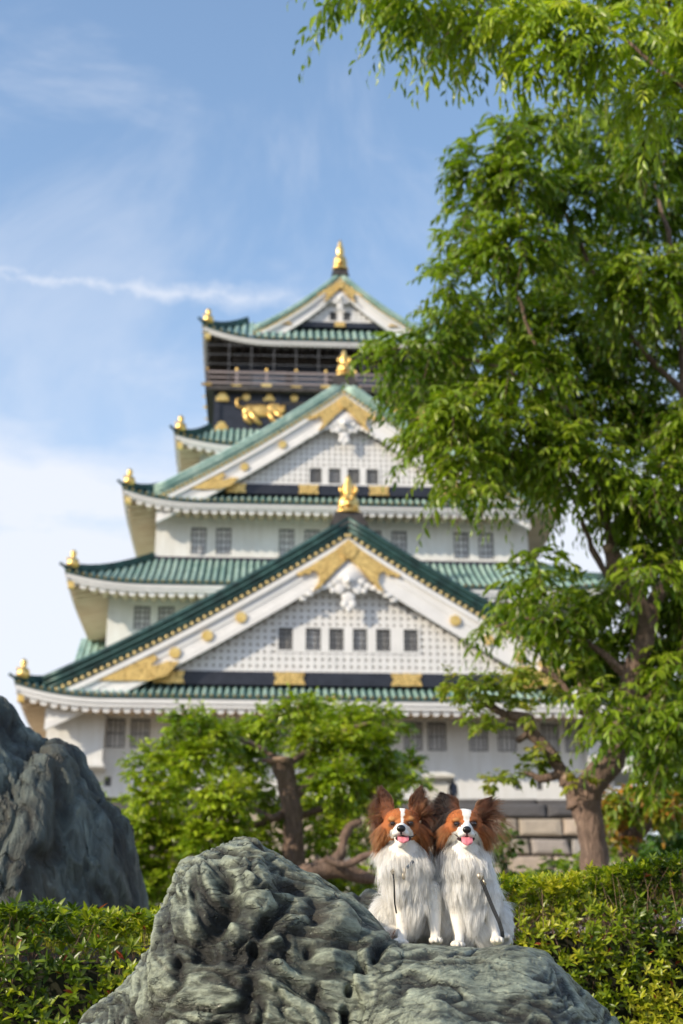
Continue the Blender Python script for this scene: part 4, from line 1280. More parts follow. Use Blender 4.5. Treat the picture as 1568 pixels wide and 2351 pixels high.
def head_prims(hx, ey, nx, ny, ox, dz=0.0):
    """skull, muzzle and jaw round the drawn eye line and nose"""
    X = lambda a: (a-ox)*K
    Z = lambda b: (1520-b)*K
    ze = Z(ey)
    return [
        ('skull', 'e', (X(hx), -.008, ze+.006), (.043, .046, .036)),
        ('skull', 'e', (X(hx), -.028, ze+.016), (.034, .028, .022)),
        ('skull', 'e', (X(hx)-.019, -.046, ze+.010), (.014, .010, .008)), ('skull', 'e', (X(hx)+.019, -.046, ze+.010), (.014, .010, .008)),
        ('cheek', 'e', (X(hx)-.030, -.012, ze-.014), (.024, .030, .026)), ('cheek', 'e', (X(hx)+.030, -.012, ze-.014), (.024, .030, .026)),
        ('muzzle', 't', [(X(hx), -.040, ze-.008), (X(nx), -.070, Z(ny)+.002), (X(nx), -.088, Z(ny)-.001)], [.023, .0155, .0115]),
        ('muzzle', 'e', (X(nx)-.0095, -.079, Z(ny)-.0085), (.0115, .015, .0085)), ('muzzle', 'e', (X(nx)+.0095, -.079, Z(ny)-.0085), (.0115, .015, .0085)),
        ('muzzle', 't', [(X(hx), -.03, ze-.034), (X(nx), -.068, Z(ny)-.0325)], [.018, .0095]),
    ]

# ---- left dog
ox1 = 600
X1 = lambda a: (a-ox1)*K
Z1 = lambda b: (1520-b)*K
def ear_prims(bx, by, tx, ty, ox, w=.027, th=.006, yaw=.35, y0=.002, lean=.004):
    b = Vector(((bx-ox)*K, y0, (1520-by)*K)); e = Vector(((tx-ox)*K, y0+lean, (1520-ty)*K))
    mid = b.lerp(e, .46); ax = e-b; s = 1 if tx > bx else -1
    s = yaw
    up = Vector((s, -1, 0))
    return [('ear', 'e', tuple(b.lerp(e, .38)), (w, th, ax.length*.44), tuple(ax), tuple(up)),
            ('ear', 'e', tuple(b.lerp(e, .68)), (w*.66, th*.9, ax.length*.32), tuple(ax), tuple(up)),
            ('ear', 'e', tuple(b.lerp(e, .88)), (w*.34, th*.8, ax.length*.20), tuple(ax), tuple(up)),
            ('ear', 'e', tuple(b.lerp(e, .18)), (w*.85, .011, .020), tuple(ax), tuple(up))]
hx = 481
pr1 = head_prims(hx, 495, 468, 568, ox1) + ear_prims(372, 430, 314, 165, ox1, .0215, yaw=-.35) + ear_prims(618, 420, 664, 162, ox1, .0225, yaw=.35) + [
    ('ruff', 'e', (X1(500), .000, Z1(740)), (.050, .040, .040)),
    ('ruff', 'e', (X1(510), -.008, Z1(815)), (.052, .040, .030)),
    ('chest', 'e', (X1(540), .004, Z1(960)), (.052, .046, .060)),
    ('chest', 'e', (X1(570), .012, Z1(1130)), (.048, .042, .050)),
    ('body', 't', [(X1(580), .03, Z1(820)), (X1(600), .085, Z1(1050)), (X1(600), .13, Z1(1330))], [.050, .062, .058]),
    ('leg', 't', [(X1(455), .000, Z1(1060)), (X1(480), -.004, Z1(1270)), (X1(482), -.012, Z1(1420)), (X1(472), -.022, Z1(1490))], [.024, .0165, .0125, .0115]),
    ('paw', 'e', (X1(450), -.040, Z1(1506)), (.0165, .024, .0105)), ('paw', 'e', (X1(480), -.044, Z1(1513)), (.0135, .017, .008)),
    ('leg', 't', [(X1(740), .004, Z1(1060)), (X1(762), .000, Z1(1270)), (X1(768), -.006, Z1(1420)), (X1(766), -.014, Z1(1470))], [.026, .0175, .0125, .0115]),
    ('paw', 'e', (X1(766), -.030, Z1(1490)), (.0165, .022, .0105)), ('paw', 'e', (X1(790), -.028, Z1(1493)), (.010, .016, .0085)),
    ('haunch', 'e', (X1(350), .075, Z1(1290)), (.040, .062, .052)), ('haunch', 'e', (X1(790), .075, Z1(1290)), (.038, .062, .052)),
    ('haunch', 'e', (X1(400), .03, Z1(1420)), (.030, .040, .020)),
    ('tail', 't', [(X1(380), .10, Z1(1330)), (X1(270), .10, Z1(1370)), (X1(215), .085, Z1(1390))], [.03, .022, .014])]
def col1(cx, cy, y, li, rnd, skin):
    n = len(cx); nz = rnd.normal(size=n)*(0 if skin else 1)
    wv = 11*pnoise(np.stack([cx/26., cy/26., 0*cx+4], 1)); cx = cx+wv*.7; cy = cy+wv
    j = nz*10; hd = np.isin(li, ['skull', 'cheek', 'muzzle', 'ear'])
    C = lin(WHITE, CREAM, .15+.12*nz+.35*sstep(cy, 1250, 1500)*(cx > 0))
    C = np.array(C)
    dx = cx-500
    org = lin(ORANGE, TAN, sstep(cy, 480, 640)*.35+.15*nz+.2*sstep(-np.hypot(cx-481, (cy-520)), -150, -60))
    org = lin(org, BROWN, sstep(np.abs(cx-490), 115, 210)*.6 + .22*nz)
    org = lin(org, DARK, sstep(np.abs(cx-490), 175, 230)*.6 + .2*nz)
    org = lin(org, DARK, sstep(cx, 610, 720)*sstep(cy, 380, 560)*.55)
    for ex_, ey_ in ((402, 500), (560, 498)):
        q_ = np.hypot((cx-ex_)/1.25, cy-ey_-4); org = lin(org, DARK*1.3, sstep(-q_, -38, -20)*.8)
        q_ = np.hypot((cx-ex_+(12 if ex_ < 480 else -6))/1.3, cy-ey_+44); org = lin(org, TAN, sstep(-q_, -30, -12)*.75)
    mo = (hd | ((li == 'ruff') & (cy < 640 + 1.0*np.clip(np.abs(dx)-95, 0, 400)+j))) & (y < .2)
    wblaze = (np.abs(cx-(495-(cy-330)*.07)+j*.3) < np.interp(cy, [300, 340, 430, 500, 540], [10, 27, 15, 9, 60]))
    wmuz = (np.hypot((cx-482)/104, (cy-585)/74) < 1+nz*.03) & (y < -.03)
    wchin = (cy > 628 + .55*np.clip(np.abs(cx-490)-100, 0, 300) + j*.6)
    white = wblaze & (y < 0) | wmuz | (wchin & (li != 'ear'))
    m = mo & ~white
    C[m] = org[m]
    m = li == 'ear'
    e = lin(lin(BROWN*.9, DARK, .2+sstep(-cy, -330, -200)*.6+.3*nz), ORANGE*.75, (.25-.2*nz)*sstep(cy, 220, 380))
    e = lin(e, DARK, sstep(np.abs(cx-490), 170, 235)*.55)
    C[m] = e[m]*(.62 if not skin else .8)
    m = (li == 'haunch') & (cy > 1395) & (cx < 420) | ((li == 'body') & (cy > 1430)); C[m] = (C*0+lin(BROWN, CREAM, .35+.3*nz))[m]
    m = li == 'paw'; C[m] = (lin(WHITE, CREAM, .5+.2*nz))[m]
    return np.clip(C, 0, .90)
D1 = dict(ox=ox1, hx=hx, nose=(468, 568), ears=[(365, 420, 318, 185, .078, .6, .25), (625, 410, 662, 180, .078, .9, .3)],
          clear=[(402, 500, 19), (560, 498, 21), (468, 565, 36), (470, 640, 52), (520, 640, 50), (590, 608, 22)])
F1 = dict(eyes=[(402, 500, -.0575, .0050), (560, 498, -.0575, .0054)], nose=(468, 566, -.0985, .0098),
          mouth=((X1(492), -.066, Z1(634)), (.0195, .018, .0085)),
          lips=[(424, -.066, 628), (440, -.080, 634), (470, -.090, 622), (500, -.088, 626), (545, -.080, 630), (580, -.070, 618), (608, -.058, 592)],
          tongue=(486, 622, 690, 98, -.094))
g1 = at((1400+ox1*.4464)/1.7423, 2171, 3.46)
g1.z = max(rock_z(g1.x+X1(a), 3.50+b) for a, b in ((450, -.04), (480, -.05), (766, -.03)))+.001
dog1 = make_dog("papillon_dog", "orange and white long-haired dog with narrow white blaze and tag on its chest", (g1.x, 3.50, g1.z+.002), ox1, pr1, col1, base_length(D1), F1, 3, 68000)

# ---- right dog
ox2 = 1130
X2 = lambda a: (a-ox2)*K
hx2 = 1063
pr2 = head_prims(hx2, 476, 1062, 553, ox2) + ear_prims(968, 405, 878, 195, ox2, .029, yaw=-.3) + ear_prims(1175, 400, 1312, 228, ox2, .020, yaw=.45) + [
    ('ruff', 'e', (X2(1068), .000, Z1(730)), (.049, .040, .042)),
    ('ruff', 'e', (X2(1075), -.008, Z1(815)), (.050, .040, .032)),
    ('chest', 'e', (X2(1090), .004, Z1(970)), (.056, .046, .060)),
    ('chest', 'e', (X2(1110), .012, Z1(1130)), (.052, .042, .052)),
    ('body', 't', [(X2(1110), .03, Z1(820)), (X2(1150), .085, Z1(1050)), (X2(1160), .13, Z1(1330))], [.050, .064, .060]),
    ('leg', 't', [(X2(960), .004, Z1(1060)), (X2(985), .000, Z1(1270)), (X2(1000), -.008, Z1(1420)), (X2(992), -.018, Z1(1480))], [.024, .0165, .0120, .0110]),
    ('paw', 'e', (X2(968), -.034, Z1(1503)), (.0165, .023, .0105)), ('paw', 'e', (X2(998), -.036, Z1(1508)), (.012, .016, .008)),
    ('leg', 't', [(X2(1270), .004, Z1(1060)), (X2(1290), .000, Z1(1260)), (X2(1308), -.006, Z1(1400)), (X2(1314), -.014, Z1(1440))], [.027, .0180, .0128, .0115]),
    ('paw', 'e', (X2(1316), -.030, Z1(1464)), (.0165, .022, .0105)), ('paw', 'e', (X2(1338), -.028, Z1(1466)), (.010, .016, .0085)),
    ('haunch', 'e', (X2(930), .075, Z1(1300)), (.036, .060, .052)), ('haunch', 'e', (X2(1340), .070, Z1(1290)), (.036, .062, .050)),
    ('haunch', 'e', (X2(1150), .03, Z1(1380)), (.055, .040, .034)), ('paw', 'e', (X2(1400), .03, Z1(1420)), (.016, .03, .012))]
def col2(cx, cy, y, li, rnd, skin):
    n = len(cx); nz = rnd.normal(size=n)*(0 if skin else 1)
    wv = 11*pnoise(np.stack([cx/26., cy/26., 0*cx+4], 1)); cx = cx+wv*.7; cy = cy+wv
    j = nz*10; hd = np.isin(li, ['skull', 'cheek', 'muzzle', 'ear'])
    C = np.array(lin(WHITE, GREYW, .25+.12*nz+.2*sstep(cy, 1250, 1500)))
    dx = np.abs(cx-1063)
    org = lin(ORANGE, BROWN, sstep(dx, 115, 200)*.6+.22*nz)
    org = lin(org, DARK, sstep(dx, 165, 215)*.65 + .2*nz)
    org = lin(org, DARK*1.5, np.exp(-((np.hypot(cx-1135, cy-440))/34.)**2)*.8)
    for ex_, ey_ in ((990, 480), (1135, 478)):
        q_ = np.hypot((cx-ex_)/1.25, cy-ey_-3); org = lin(org, DARK*1.2, sstep(-q_, -44, -24)*.8)
    q_ = np.hypot((cx-985)/1.6, cy-440); org = lin(org, TAN, sstep(-q_, -26, -10)*.6)
    mo = (hd | ((li == 'ruff') & (dx > 165+j) & (cy < 760))) & (y < .2)
    wblaze = (np.abs(cx-1083+(cy-330)*.06+j*.3) < np.interp(cy, [300, 330, 420, 470, 520], [52, 50, 30, 24, 60]))
    wmuz = (np.hypot((cx-1064)/128, (cy-590)/82) < 1+nz*.03) & (y < -.02)
    wchin = (cy > 560 + .9*np.clip(dx-118, 0, 300) + j*.6) & (dx < 215+j)
    white = wblaze & (y < 0) | wmuz | (wchin & (li != 'ear'))
    m = mo & ~white
    C[m] = org[m]
    m = li == 'ear'
    e = lin(BLACK*.7, DARK, .2+.35*nz + .4*sstep(cx, 900, 1010))
    e2 = lin(BROWN*1.0, DARK, .35+.35*nz+.5*sstep(cx, 1250, 1340)+.3*sstep(-cy, -300, -210))
    e = np.where((cx < 1063)[:, None], lin(e, BROWN*.8, sstep(cx, 920, 1020)*.6*(1+.4*nz)), e2)
    C[m] = e[m]*(.62 if not skin else .8)
    m = (li == 'ruff') & (np.hypot(cx-1130, (cy-850)*.7) < 34); C[m] *= .55
    m = li == 'paw'; C[m] = (lin(WHITE, CREAM, .6+.2*nz))[m]
    return np.clip(C, 0, .90)
D2 = dict(ox=ox2, hx=hx2, nose=(1062, 553), ears=[(965, 400, 885, 215, .105, 1.1, .22), (1185, 395, 1300, 245, .125, 1.2, .12)],
          clear=[(990, 480, 23), (1135, 478, 24), (1062, 550, 35), (1045, 625, 50), (1085, 625, 50), (985, 590, 20), (1140, 590, 20)])
F2 = dict(eyes=[(990, 480, -.0570, .0060), (1135, 478, -.0570, .0063)], nose=(1062, 551, -.0975, .0095),
          mouth=((X2(1062), -.066, Z1(612)), (.0215, .018, .0085)),
          lips=[(966, -.055, 570), (985, -.066, 590), (1015, -.080, 604), (1062, -.090, 598), (1105, -.080, 604), (1135, -.066, 592), (1154, -.055, 570)],
          tongue=(1063, 598, 686, 98, -.094))
g2 = at((1400+ox2*.4464)/1.7423, 2171, 3.46)
g2.z = max(rock_z(g2.x+X2(a), 3.50+b) for a, b in ((968, -.034), (998, -.036), (1316, -.03)))+.001
print('PAWS', g1.z, at(957, 2171, 3.46).z, g2.z)
dog2 = make_dog("papillon_dog", "white and orange long-haired dog with broad white blaze and black-fringed ears", (g2.x, 3.50, g2.z+.002), ox2, pr2, col2, base_length(D2), F2, 8, 68000)

# leashes and tags
def strap(name, label, pts, w, loc, stripes=True):
    r = MB(); P_ = [Vector(p) for p in pts]
    n = len(P_); rows = []; rows2 = []
    for i, p in enumerate(P_):
        d = (P_[min(i+1, n-1)]-P_[max(i-1, 0)]).normalized(); s = d.cross(Vector((0, -1, 0))).normalized()
        rows.append([p - s*w/2 - Vector((0, .0012, 0)), p + s*w/2 - Vector((0, .0012, 0)), p + s*w/2 + Vector((0, .0012, 0)), p - s*w/2 + Vector((0, .0012, 0))])
        rows2.append([p - s*w*.24 - Vector((0, .0016, 0)), p - s*w*.15 - Vector((0, .0016, 0))])
    r.grid(rows, 0, closed=True)
    if stripes:
        r.grid(rows2, 1); r.grid([[a + (b-a)*0 + (Vector(q[1])-Vector(q[0]))*1.0*k for a, b, k in ((rr_[0], rr_[0], 4.2), (rr_[0], rr_[0], 5.2))] for rr_, q in zip(rows2, rows2)], 1)
    o = r.build(name, [M['leash_black'], M['leash_silver']], None, loc=loc)
    return tag(o, label, "leash")
def clasp(o, c):
    q = MB(); q.lathe([(.0001, -.0012), (.0085, -.0012), (.0085, .0012), (.0001, .0012)], 16); T_ = Matrix.Translation(c) @ Matrix.Rotation(rad(90), 4, 'X'); q.v = [tuple(T_ @ Vector(p)) for p in q.v]
    q.tube([Vector(c)+Vector((.006, 0, -.008)), Vector(c)+Vector((.012, 0, -.020))], .0028, 8)
    q.build("clasp", M['tag_steel'], o, True)
L2 = strap("leash", "black leash with two pale stripes hanging from the right dog's chest to the stone",
      [(X2(1180), -.066, Z1(950)), (X2(1205), -.064, Z1(1010)), (X2(1245), -.056, Z1(1110)), (X2(1290), -.048, Z1(1215)), (X2(1335), -.042, Z1(1310)), (X2(1362), -.034, Z1(1390)), (X2(1370), -.020, Z1(1440))], .0085, dog2.location)
clasp(L2, (X2(1178), -.068, Z1(935)))
L1 = strap("leash", "thin dark leash hanging edge-on from the metal clasp on the left dog's shoulder",
      [(X1(398), -.058, Z1(935)), (X1(405), -.060, Z1(1000)), (X1(408), -.055, Z1(1100)), (X1(412), -.046, Z1(1190)), (X1(426), -.038, Z1(1265))], .0036, dog1.location, False)
q = MB(); q.prism([(X1(370), Z1(918)), (X1(402), Z1(890)), (X1(410), Z1(915)), (X1(390), Z1(948))], -.064, -.060); q.ball((X1(402), -.063, Z1(915)), .0028); q.build("clasp", M['tag_steel'], L1)
ct = MB(); ct.tube([(X1(572), -.058, Z1(830)), (X1(548), -.062, Z1(862)), (X1(520), -.064, Z1(885))], [.0045, .0028, .0042], 8, 0)
ct.ball((X1(500), -.064, Z1(915)), (.003, .0015, .008), 10, 8, 1)
ct.ball((X1(490), -.064, Z1(960)), (.0042, .0016, .0082), 12, 8, 1)
o = ct.build("collar_tag", [M['tag_blue'], M['tag_steel']], dog1, True)
# ================================================================== PLANTS
def leaf_mat(name, rough=.34, trans=.38, spec=.5):
    t = NT(name); a = t.n('ShaderNodeAttribute'); a.attribute_name = 'col'
    t.col(a.outputs['Color']).set(Roughness=rough, Specular_IOR_Level=spec)
    tr = t.n('ShaderNodeBsdfTranslucent'); mul = t.mix(1.0, a.outputs['Color'], (1.35, 1.45, .55), 'MULTIPLY')
    t.l(mul, tr.inputs[0]); mx = t.n('ShaderNodeMixShader'); mx.inputs[0].default_value = trans
    o = t.nt.nodes['Material Output']; t.l(t.b.outputs[0], mx.inputs[1]); t.l(tr.outputs[0], mx.inputs[2]); t.l(mx.outputs[0], o.inputs[0])
leaf_mat('leaf'); leaf_mat('leaf_glossy', .3, .28, .5)
t = NT('bark'); v = t.coord(scale=(1, 1, .22)); n = t.noise(v, 30, 6, .72, .6); vo = t.voro(v, 38, 'DISTANCE_TO_EDGE')
t.col(t.mix(t.ramp(t.noise(t.coord(), 3, 4), [(.4, 0), (.65, .55)]), t.ramp(n, [(.3, (.075, .052, .040)), (.55, (.19, .13, .10)), (.75, (.36, .265, .20))]), (.27, .18, .14))).set(Roughness=.9)
t.bump(t.math('ADD', n, t.math('MULTIPLY', vo, 1.2)), .9, .03)
t = NT('twig'); t.col((.19, .115, .08)).set(Roughness=.85)
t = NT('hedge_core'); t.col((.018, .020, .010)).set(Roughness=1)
t = NT('cut_wood'); v = t.coord(); t.col(t.ramp(t.noise(v, 30, 4), [(.3, (.20, .13, .09)), (.7, (.36, .26, .19))])).set(Roughness=.9)

def unit(a): return a/(np.linalg.norm(a, axis=-1, keepdims=True)+1e-9)
def leaf_mesh(name, P, D, U, L, W, C, mat, parent, bend=.25, fold=.18):
    """leaves from base P along D (unit), roughly facing U; each of four folded quads"""
    n = len(P); S = unit(np.cross(D, U)); Nn = unit(np.cross(S, D))
    L = np.asarray(L)[:, None]; W = np.asarray(W)[:, None]
    st = [(0, .06), (.38, 1.0), (.74, .66), (1.0, .04)]
    V = np.empty((n, 12, 3)); 
    for k, (a, w) in enumerate(st):
        c = P + D*L*a - Nn*L*(bend*a*a)
        V[:, k*3+0] = c - S*W*w*.5 + Nn*W*fold*w
        V[:, k*3+1] = c
        V[:, k*3+2] = c + S*W*w*.5 + Nn*W*fold*w
    f = []
    for k in range(3):
        f += [(k*3, k*3+1, k*3+4, k*3+3), (k*3+1, k*3+2, k*3+5, k*3+4)]
    F = (np.arange(n)[:, None, None]*12 + np.array(f)[None]).reshape(-1, 4)
    cols = np.repeat(np.clip(C, .004, .9), 12, axis=0)
    return np_mesh(name, V.reshape(-1, 3), F, M[mat], parent, smooth=True, cols=cols)

def palette(rs, n, per, stops, spread=.22):
    """per: value 0..1 per leaf choosing along the stops"""
    v = np.clip(per + rs.normal(size=n)*spread*.5, 0, .999)*(len(stops)-1)
    i = v.astype(int); f = (v-i)[:, None]; S = np.array(stops)
    c = S[i]*(1-f) + S[np.minimum(i+1, len(stops)-1)]*f
    return c*np.clip(1+rs.normal(size=n)*.12, .6, 1.4)[:, None]

GREENS = [(.030, .070, .006), (.070, .140, .008), (.135, .220, .012), (.22, .31, .020), (.34, .40, .05)]
FRESH = [(.045, .090, .008), (.11, .19, .012), (.20, .29, .015), (.32, .40, .025), (.45, .47, .06)]

def sprays(rs, root, d0, Ls, nl, leafL, leafW, droop, ldroop, tone):
    """twigs with alternate leaves; returns leaf arrays and twig polylines"""
    n = len(root); Ps, Ds, Us, Ls_, Ws, Ts = [], [], [], [], [], []
    g = np.array([0, 0, -1.0])
    tw = [root + d0*Ls[:, None]*t_ + g*(droop*Ls*t_*t_)[:, None] for t_ in (0, .33, .66, 1.0)]
    for i in range(nl):
        t_ = (i+.6)/nl
        p = root + d0*Ls[:, None]*t_ + g*(droop*Ls*t_*t_)[:, None]
        tg = unit(d0 + g*(2*droop*t_))
        up = np.array([0, 0, 1.0])
        s = unit(np.cross(tg, up) + rs.normal(size=(n, 3))*.12)
        sg = 1 if i % 2 else -1
        dd = unit(tg*.62 + s*sg*(.85 if i < nl-1 else .1) + g*(ldroop + .25*rs.rand(n))[:, None] + rs.normal(size=(n, 3))*.16)
        Ps.append(p); Ds.append(dd); Us.append(unit(up + rs.normal(size=(n, 3))*.38))
        sz = np.clip(rs.normal(1, .16, n), .6, 1.4)*(0.75+.5*math.sin(math.pi*min(t_+.15, 1)))
        Ls_.append(leafL*sz); Ws.append(leafW*sz); Ts.append(tone)
    return [np.concatenate(a) for a in (Ps, Ds, Us, Ls_, Ws, Ts)], tw

def twig_mesh(name, tw, r, parent, mat='twig'):
    """three-sided twigs from polylines given as a list of (n,3) arrays"""
    k = len(tw); n = len(tw[0]); V = np.empty((n, k, 3, 3))
    for i in range(k):
        a = tw[min(i+1, k-1)]-tw[max(i-1, 0)]; a = unit(a)
        s = unit(np.cross(a, np.array([.3, .2, 1.0]))); u = np.cross(s, a); rr = r*(1-.6*i/(k-1))
        for j in range(3):
            th = 2*math.pi*j/3; V[:, i, j] = tw[i] + (s*math.cos(th)+u*math.sin(th))*rr
    f = [(i*3+j, i*3+(j+1) % 3, (i+1)*3+(j+1) % 3, (i+1)*3+j) for i in range(k-1) for j in range(3)]
    F = (np.arange(n)[:, None, None]*(k*3) + np.array(f)[None]).reshape(-1, 4)
    return np_mesh(name, V.reshape(-1, 3), F, M[mat], parent)

def limb_pts(pts):
    """smooth a polyline of (x,y,z,r)"""
    out = []
    P = [np.array(p, float) for p in pts]
    for i in range(len(P)-1):
        p0, p1, p2, p3 = P[max(i-1, 0)], P[i], P[i+1], P[min(i+2, len(P)-1)]
        for k in range(5):
            t_ = k/5; out.append(.5*((2*p1)+(-p0+p2)*t_+(2*p0-5*p1+4*p2-p3)*t_**2+(-p0+3*p1-3*p2+p3)*t_**3))
    out.append(P[-1]); return out
def limbs(name, lists, parent, mat='bark', n=12, knob=.10, seed=0):
    mb = MB()
    for pts in lists:
        q = limb_pts(pts)
        mb.tube([p[:3] for p in q], [max(p[3], .002) for p in q], n if q[0][3] > .03 else 6)
    V = np.array(mb.v)
    rmax = max(p[3] for L_ in lists for p in L_)
    d = pnoise(V*7+seed)*rmax*knob*1.6 + pnoise(V*19+seed)*rmax*knob
    V = V + np.stack([d, pnoise(V*7+50+seed)*rmax*knob, d*0], 1)
    mb.v = [tuple(p) for p in V]
    return mb.build(name, M[mat], parent, True)
def pxr(px, py, Y, rp):
    p = at(px, py, Y); return (p.x, p.y, p.z, rp*Y*1.03/FPX)

def crown(name, parent, clumps, rs, leafL, leafW, dens, nl, sprL, droop, ldroop, mat='leaf', pal=GREENS, dirbias=(-.25, -.3, -.05), tone_bias=0.0, twig_r=.003, hubs=None):
    """foliage as shells of leafy twigs round each clump's centre"""
    R_, D_, Lg, Tn, link = [], [], [], [], []
    for (px, py, r, Y) in clumps:
        c = np.array(at(px, py, Y)); R = r*Y*1.04/FPX
        m = max(4, int(dens*(r/100.0)**2))
        a = unit(rs.normal(size=(m, 3))*np.array([1, 1, .75]) + np.array(dirbias)*.8)
        p = c + a*R*rs.uniform(.15, .75, m)[:, None]*np.array([1, 1, .8])
        R_.append(p); D_.append(unit(a + np.array([0, 0, .12]) + rs.normal(size=(m, 3))*.25))
        Lg.append(sprL*rs.uniform(.7, 1.25, m)); tc = rs.uniform(.25, .75)
        Tn.append(np.clip(tc*.5 + .30*rs.rand(m) + .12*a[:, 2] + tone_bias, 0, 1))
        if hubs: link.append(c)
    root = np.concatenate(R_); d0 = np.concatenate(D_); Ls = np.concatenate(Lg); tone = np.concatenate(Tn)
    (P, D, U, L, W, T), tw = sprays(rs, root, d0, Ls, nl, leafL, leafW, droop, ldroop, tone)
    C = palette(rs, len(P), T, pal)*(1.04 if pal is GREENS else 1.18)
    o = leaf_mesh(name, P, D, U, L, W, C, mat, parent)
    if twig_r: twig_mesh("twigs", tw, twig_r, parent)
    return o

# ------------------------------------------------------------------ large drooping tree at the right
rs = np.random.RandomState(21)
Y0 = 11.0
bt = at(1345, 2010, Y0)
big = empty("garden_tree", (0, 0, 0))
tag(big, "large leaning tree with thick twisted trunk and dense drooping leafy crown right of the castle", "tree")
T_ = lambda l, Y=Y0: [pxr(a, b, Y+(c[1] if len(c) > 1 else 0), c[0]) for a, b, *c in l]
trunk_lists = [
    [(bt.x+.14, Y0, 0.0, .17), *T_([(1388, 2080, 36), (1370, 2000, 33), (1362, 1940, 31), (1352, 1880, 31), (1335, 1830, 33)])],
    T_([(1340, 1850, 30), (1352, 1808, 33), (1385, 1770, 31), (1408, 1735, 30), (1425, 1690, 28), (1436, 1640, 26), (1450, 1560, 25), (1478, 1470, 24), (1482, 1410, 22), (1440, 1340, 18), (1415, 1290, 15), (1404, 1235, 11), (1385, 1170, 9), (1362, 1110, 7), (1330, 1030, 6), (1290, 960, 5)]),
    T_([(1330, 1850, 28), (1312, 1805, 20), (1290, 1770, 16), (1262, 1730, 14), (1238, 1700, 14), (1218, 1680, 15), (1205, 1660, 12)]),
    T_([(1225, 1690, 13), (1212, 1655, 15), (1190, 1645, 13), (1160, 1640, 10), (1130, 1625, 9), (1105, 1602, 6), (1090, 1590, 3)]),
    T_([(1288, 1772, 10), (1265, 1783, 9), (1240, 1788, 9), (1222, 1778, 6), (1195, 1775, 3)]),
    T_([(1222, 1672, 11), (1203, 1690, 9), (1188, 1700, 8)]),
    T_([(1300, 1800, 16), (1288, 1775, 13)]),
    T_([(1425, 1700, 12), (1330, 1620, 8), (1290, 1570, 6), (1262, 1545, 7), (1245, 1535, 8)]),
    T_([(1330, 1640, 7), (1340, 1600, 6), (1315, 1520, 4)]),
    T_([(1440, 1345, 16), (1412, 1300, 18), (1396, 1262, 15)]),
    T_([(1470, 1400, 16), (1380, 1300, 8), (1352, 1240, 6), (1330, 1180, 5), (1300, 1100, 4)]),
    T_([(1480, 1420, 18), (1540, 1300, 14), (1580, 1100, 12), (1570, 900, 10), (1560, 700, 8), (1540, 560, 6), (1500, 420, 4)]),
    T_([(1385, 1170, 8), (1300, 1080, 6), (1180, 1010, 4), (1060, 960, 3)]),
    T_([(1362, 1110, 7), (1330, 960, 6), (1230, 800, 5), (1180, 640, 4), (1140, 460, 3)]),
    T_([(1330, 960, 5), (1160, 850, 4), (1000, 810, 2.5), (900, 800, 2)]),
    T_([(1570, 900, 9), (1440, 760, 6), (1330, 560, 5), (1260, 400, 3)]),
    T_([(1450, 1560, 14), (1340, 1470, 6), (1220, 1420, 4), (1140, 1440, 2)]),
    T_([(1436, 1640, 12), (1530, 1560, 8), (1580, 1450, 6)])]
tk = limbs("trunk", trunk_lists, big, knob=.075, seed=3)
for (a, b, r_) in ((1396, 1260, 14), (1303, 1786, 13)):
    cw = MB(); c = at(a, b, Y0-.03); R = r_*Y0/FPX; cw.ball((c.x, c.y-.02, c.z), (R, R*.6, R*.9), 12, 8)
    cw.build("pruned_stub", M['cut_wood'], tk, True)
cl = [(1175, 305, 48), (1250, 295, 85), (1380, 320, 110), (1530, 350, 120), (1100, 385, 70), (1190, 420, 100), (1330, 460, 120), (1500, 500, 140), (1085, 480, 40),
      (1075, 560, 60), (1180, 570, 110), (1320, 620, 130), (1480, 660, 150), (1050, 640, 50), (1050, 720, 60), (1150, 730, 110), (1290, 770, 140), (1460, 820, 150),
      (865, 795, 34), (930, 805, 52), (1010, 790, 62), (1090, 830, 85), (1200, 870, 120), (1360, 920, 150), (1530, 980, 150), (940, 880, 48), (990, 900, 60), (1060, 950, 85), (1180, 1000, 115),
      (1320, 1060, 125), (1490, 1130, 120), (1000, 990, 60), (975, 1020, 40), (1060, 1050, 65), (1170, 1080, 70), (1040, 1120, 40), (1270, 1100, 60), (1110, 1120, 36),
      (1560, 1280, 95), (1600, 1420, 130), (1240, 1290, 34), (1195, 1340, 36), (1270, 1350, 55), (1360, 1380, 58), (1200, 1400, 50), (1300, 1430, 75), (1420, 1400, 66),
      (1140, 1440, 28), (1225, 1460, 40), (1345, 1530, 70), (1450, 1500, 100), (1550, 1560, 110), (1395, 1620, 58), (1480, 1640, 70), (1570, 1680, 90), (1540, 1780, 50), (1440, 1680, 45),
      (1475, 1215, 62), (1545, 1190, 85), (1490, 1310, 58), (1440, 1150, 70), (1520, 1430, 60), (1640, 700, 150), (1660, 1000, 160), (1650, 400, 140), (1680, 1300, 150)]
cl = [(a, b, r, Y0 + rs.uniform(-1.0, 1.0) + (r-80)*.004) for a, b, r in cl]
crown("crown", big, cl, rs, .098, .031, 88, 11, .31, .62, .25, dirbias=(-.35, -.35, .05), pal=GREENS, tone_bias=.17)
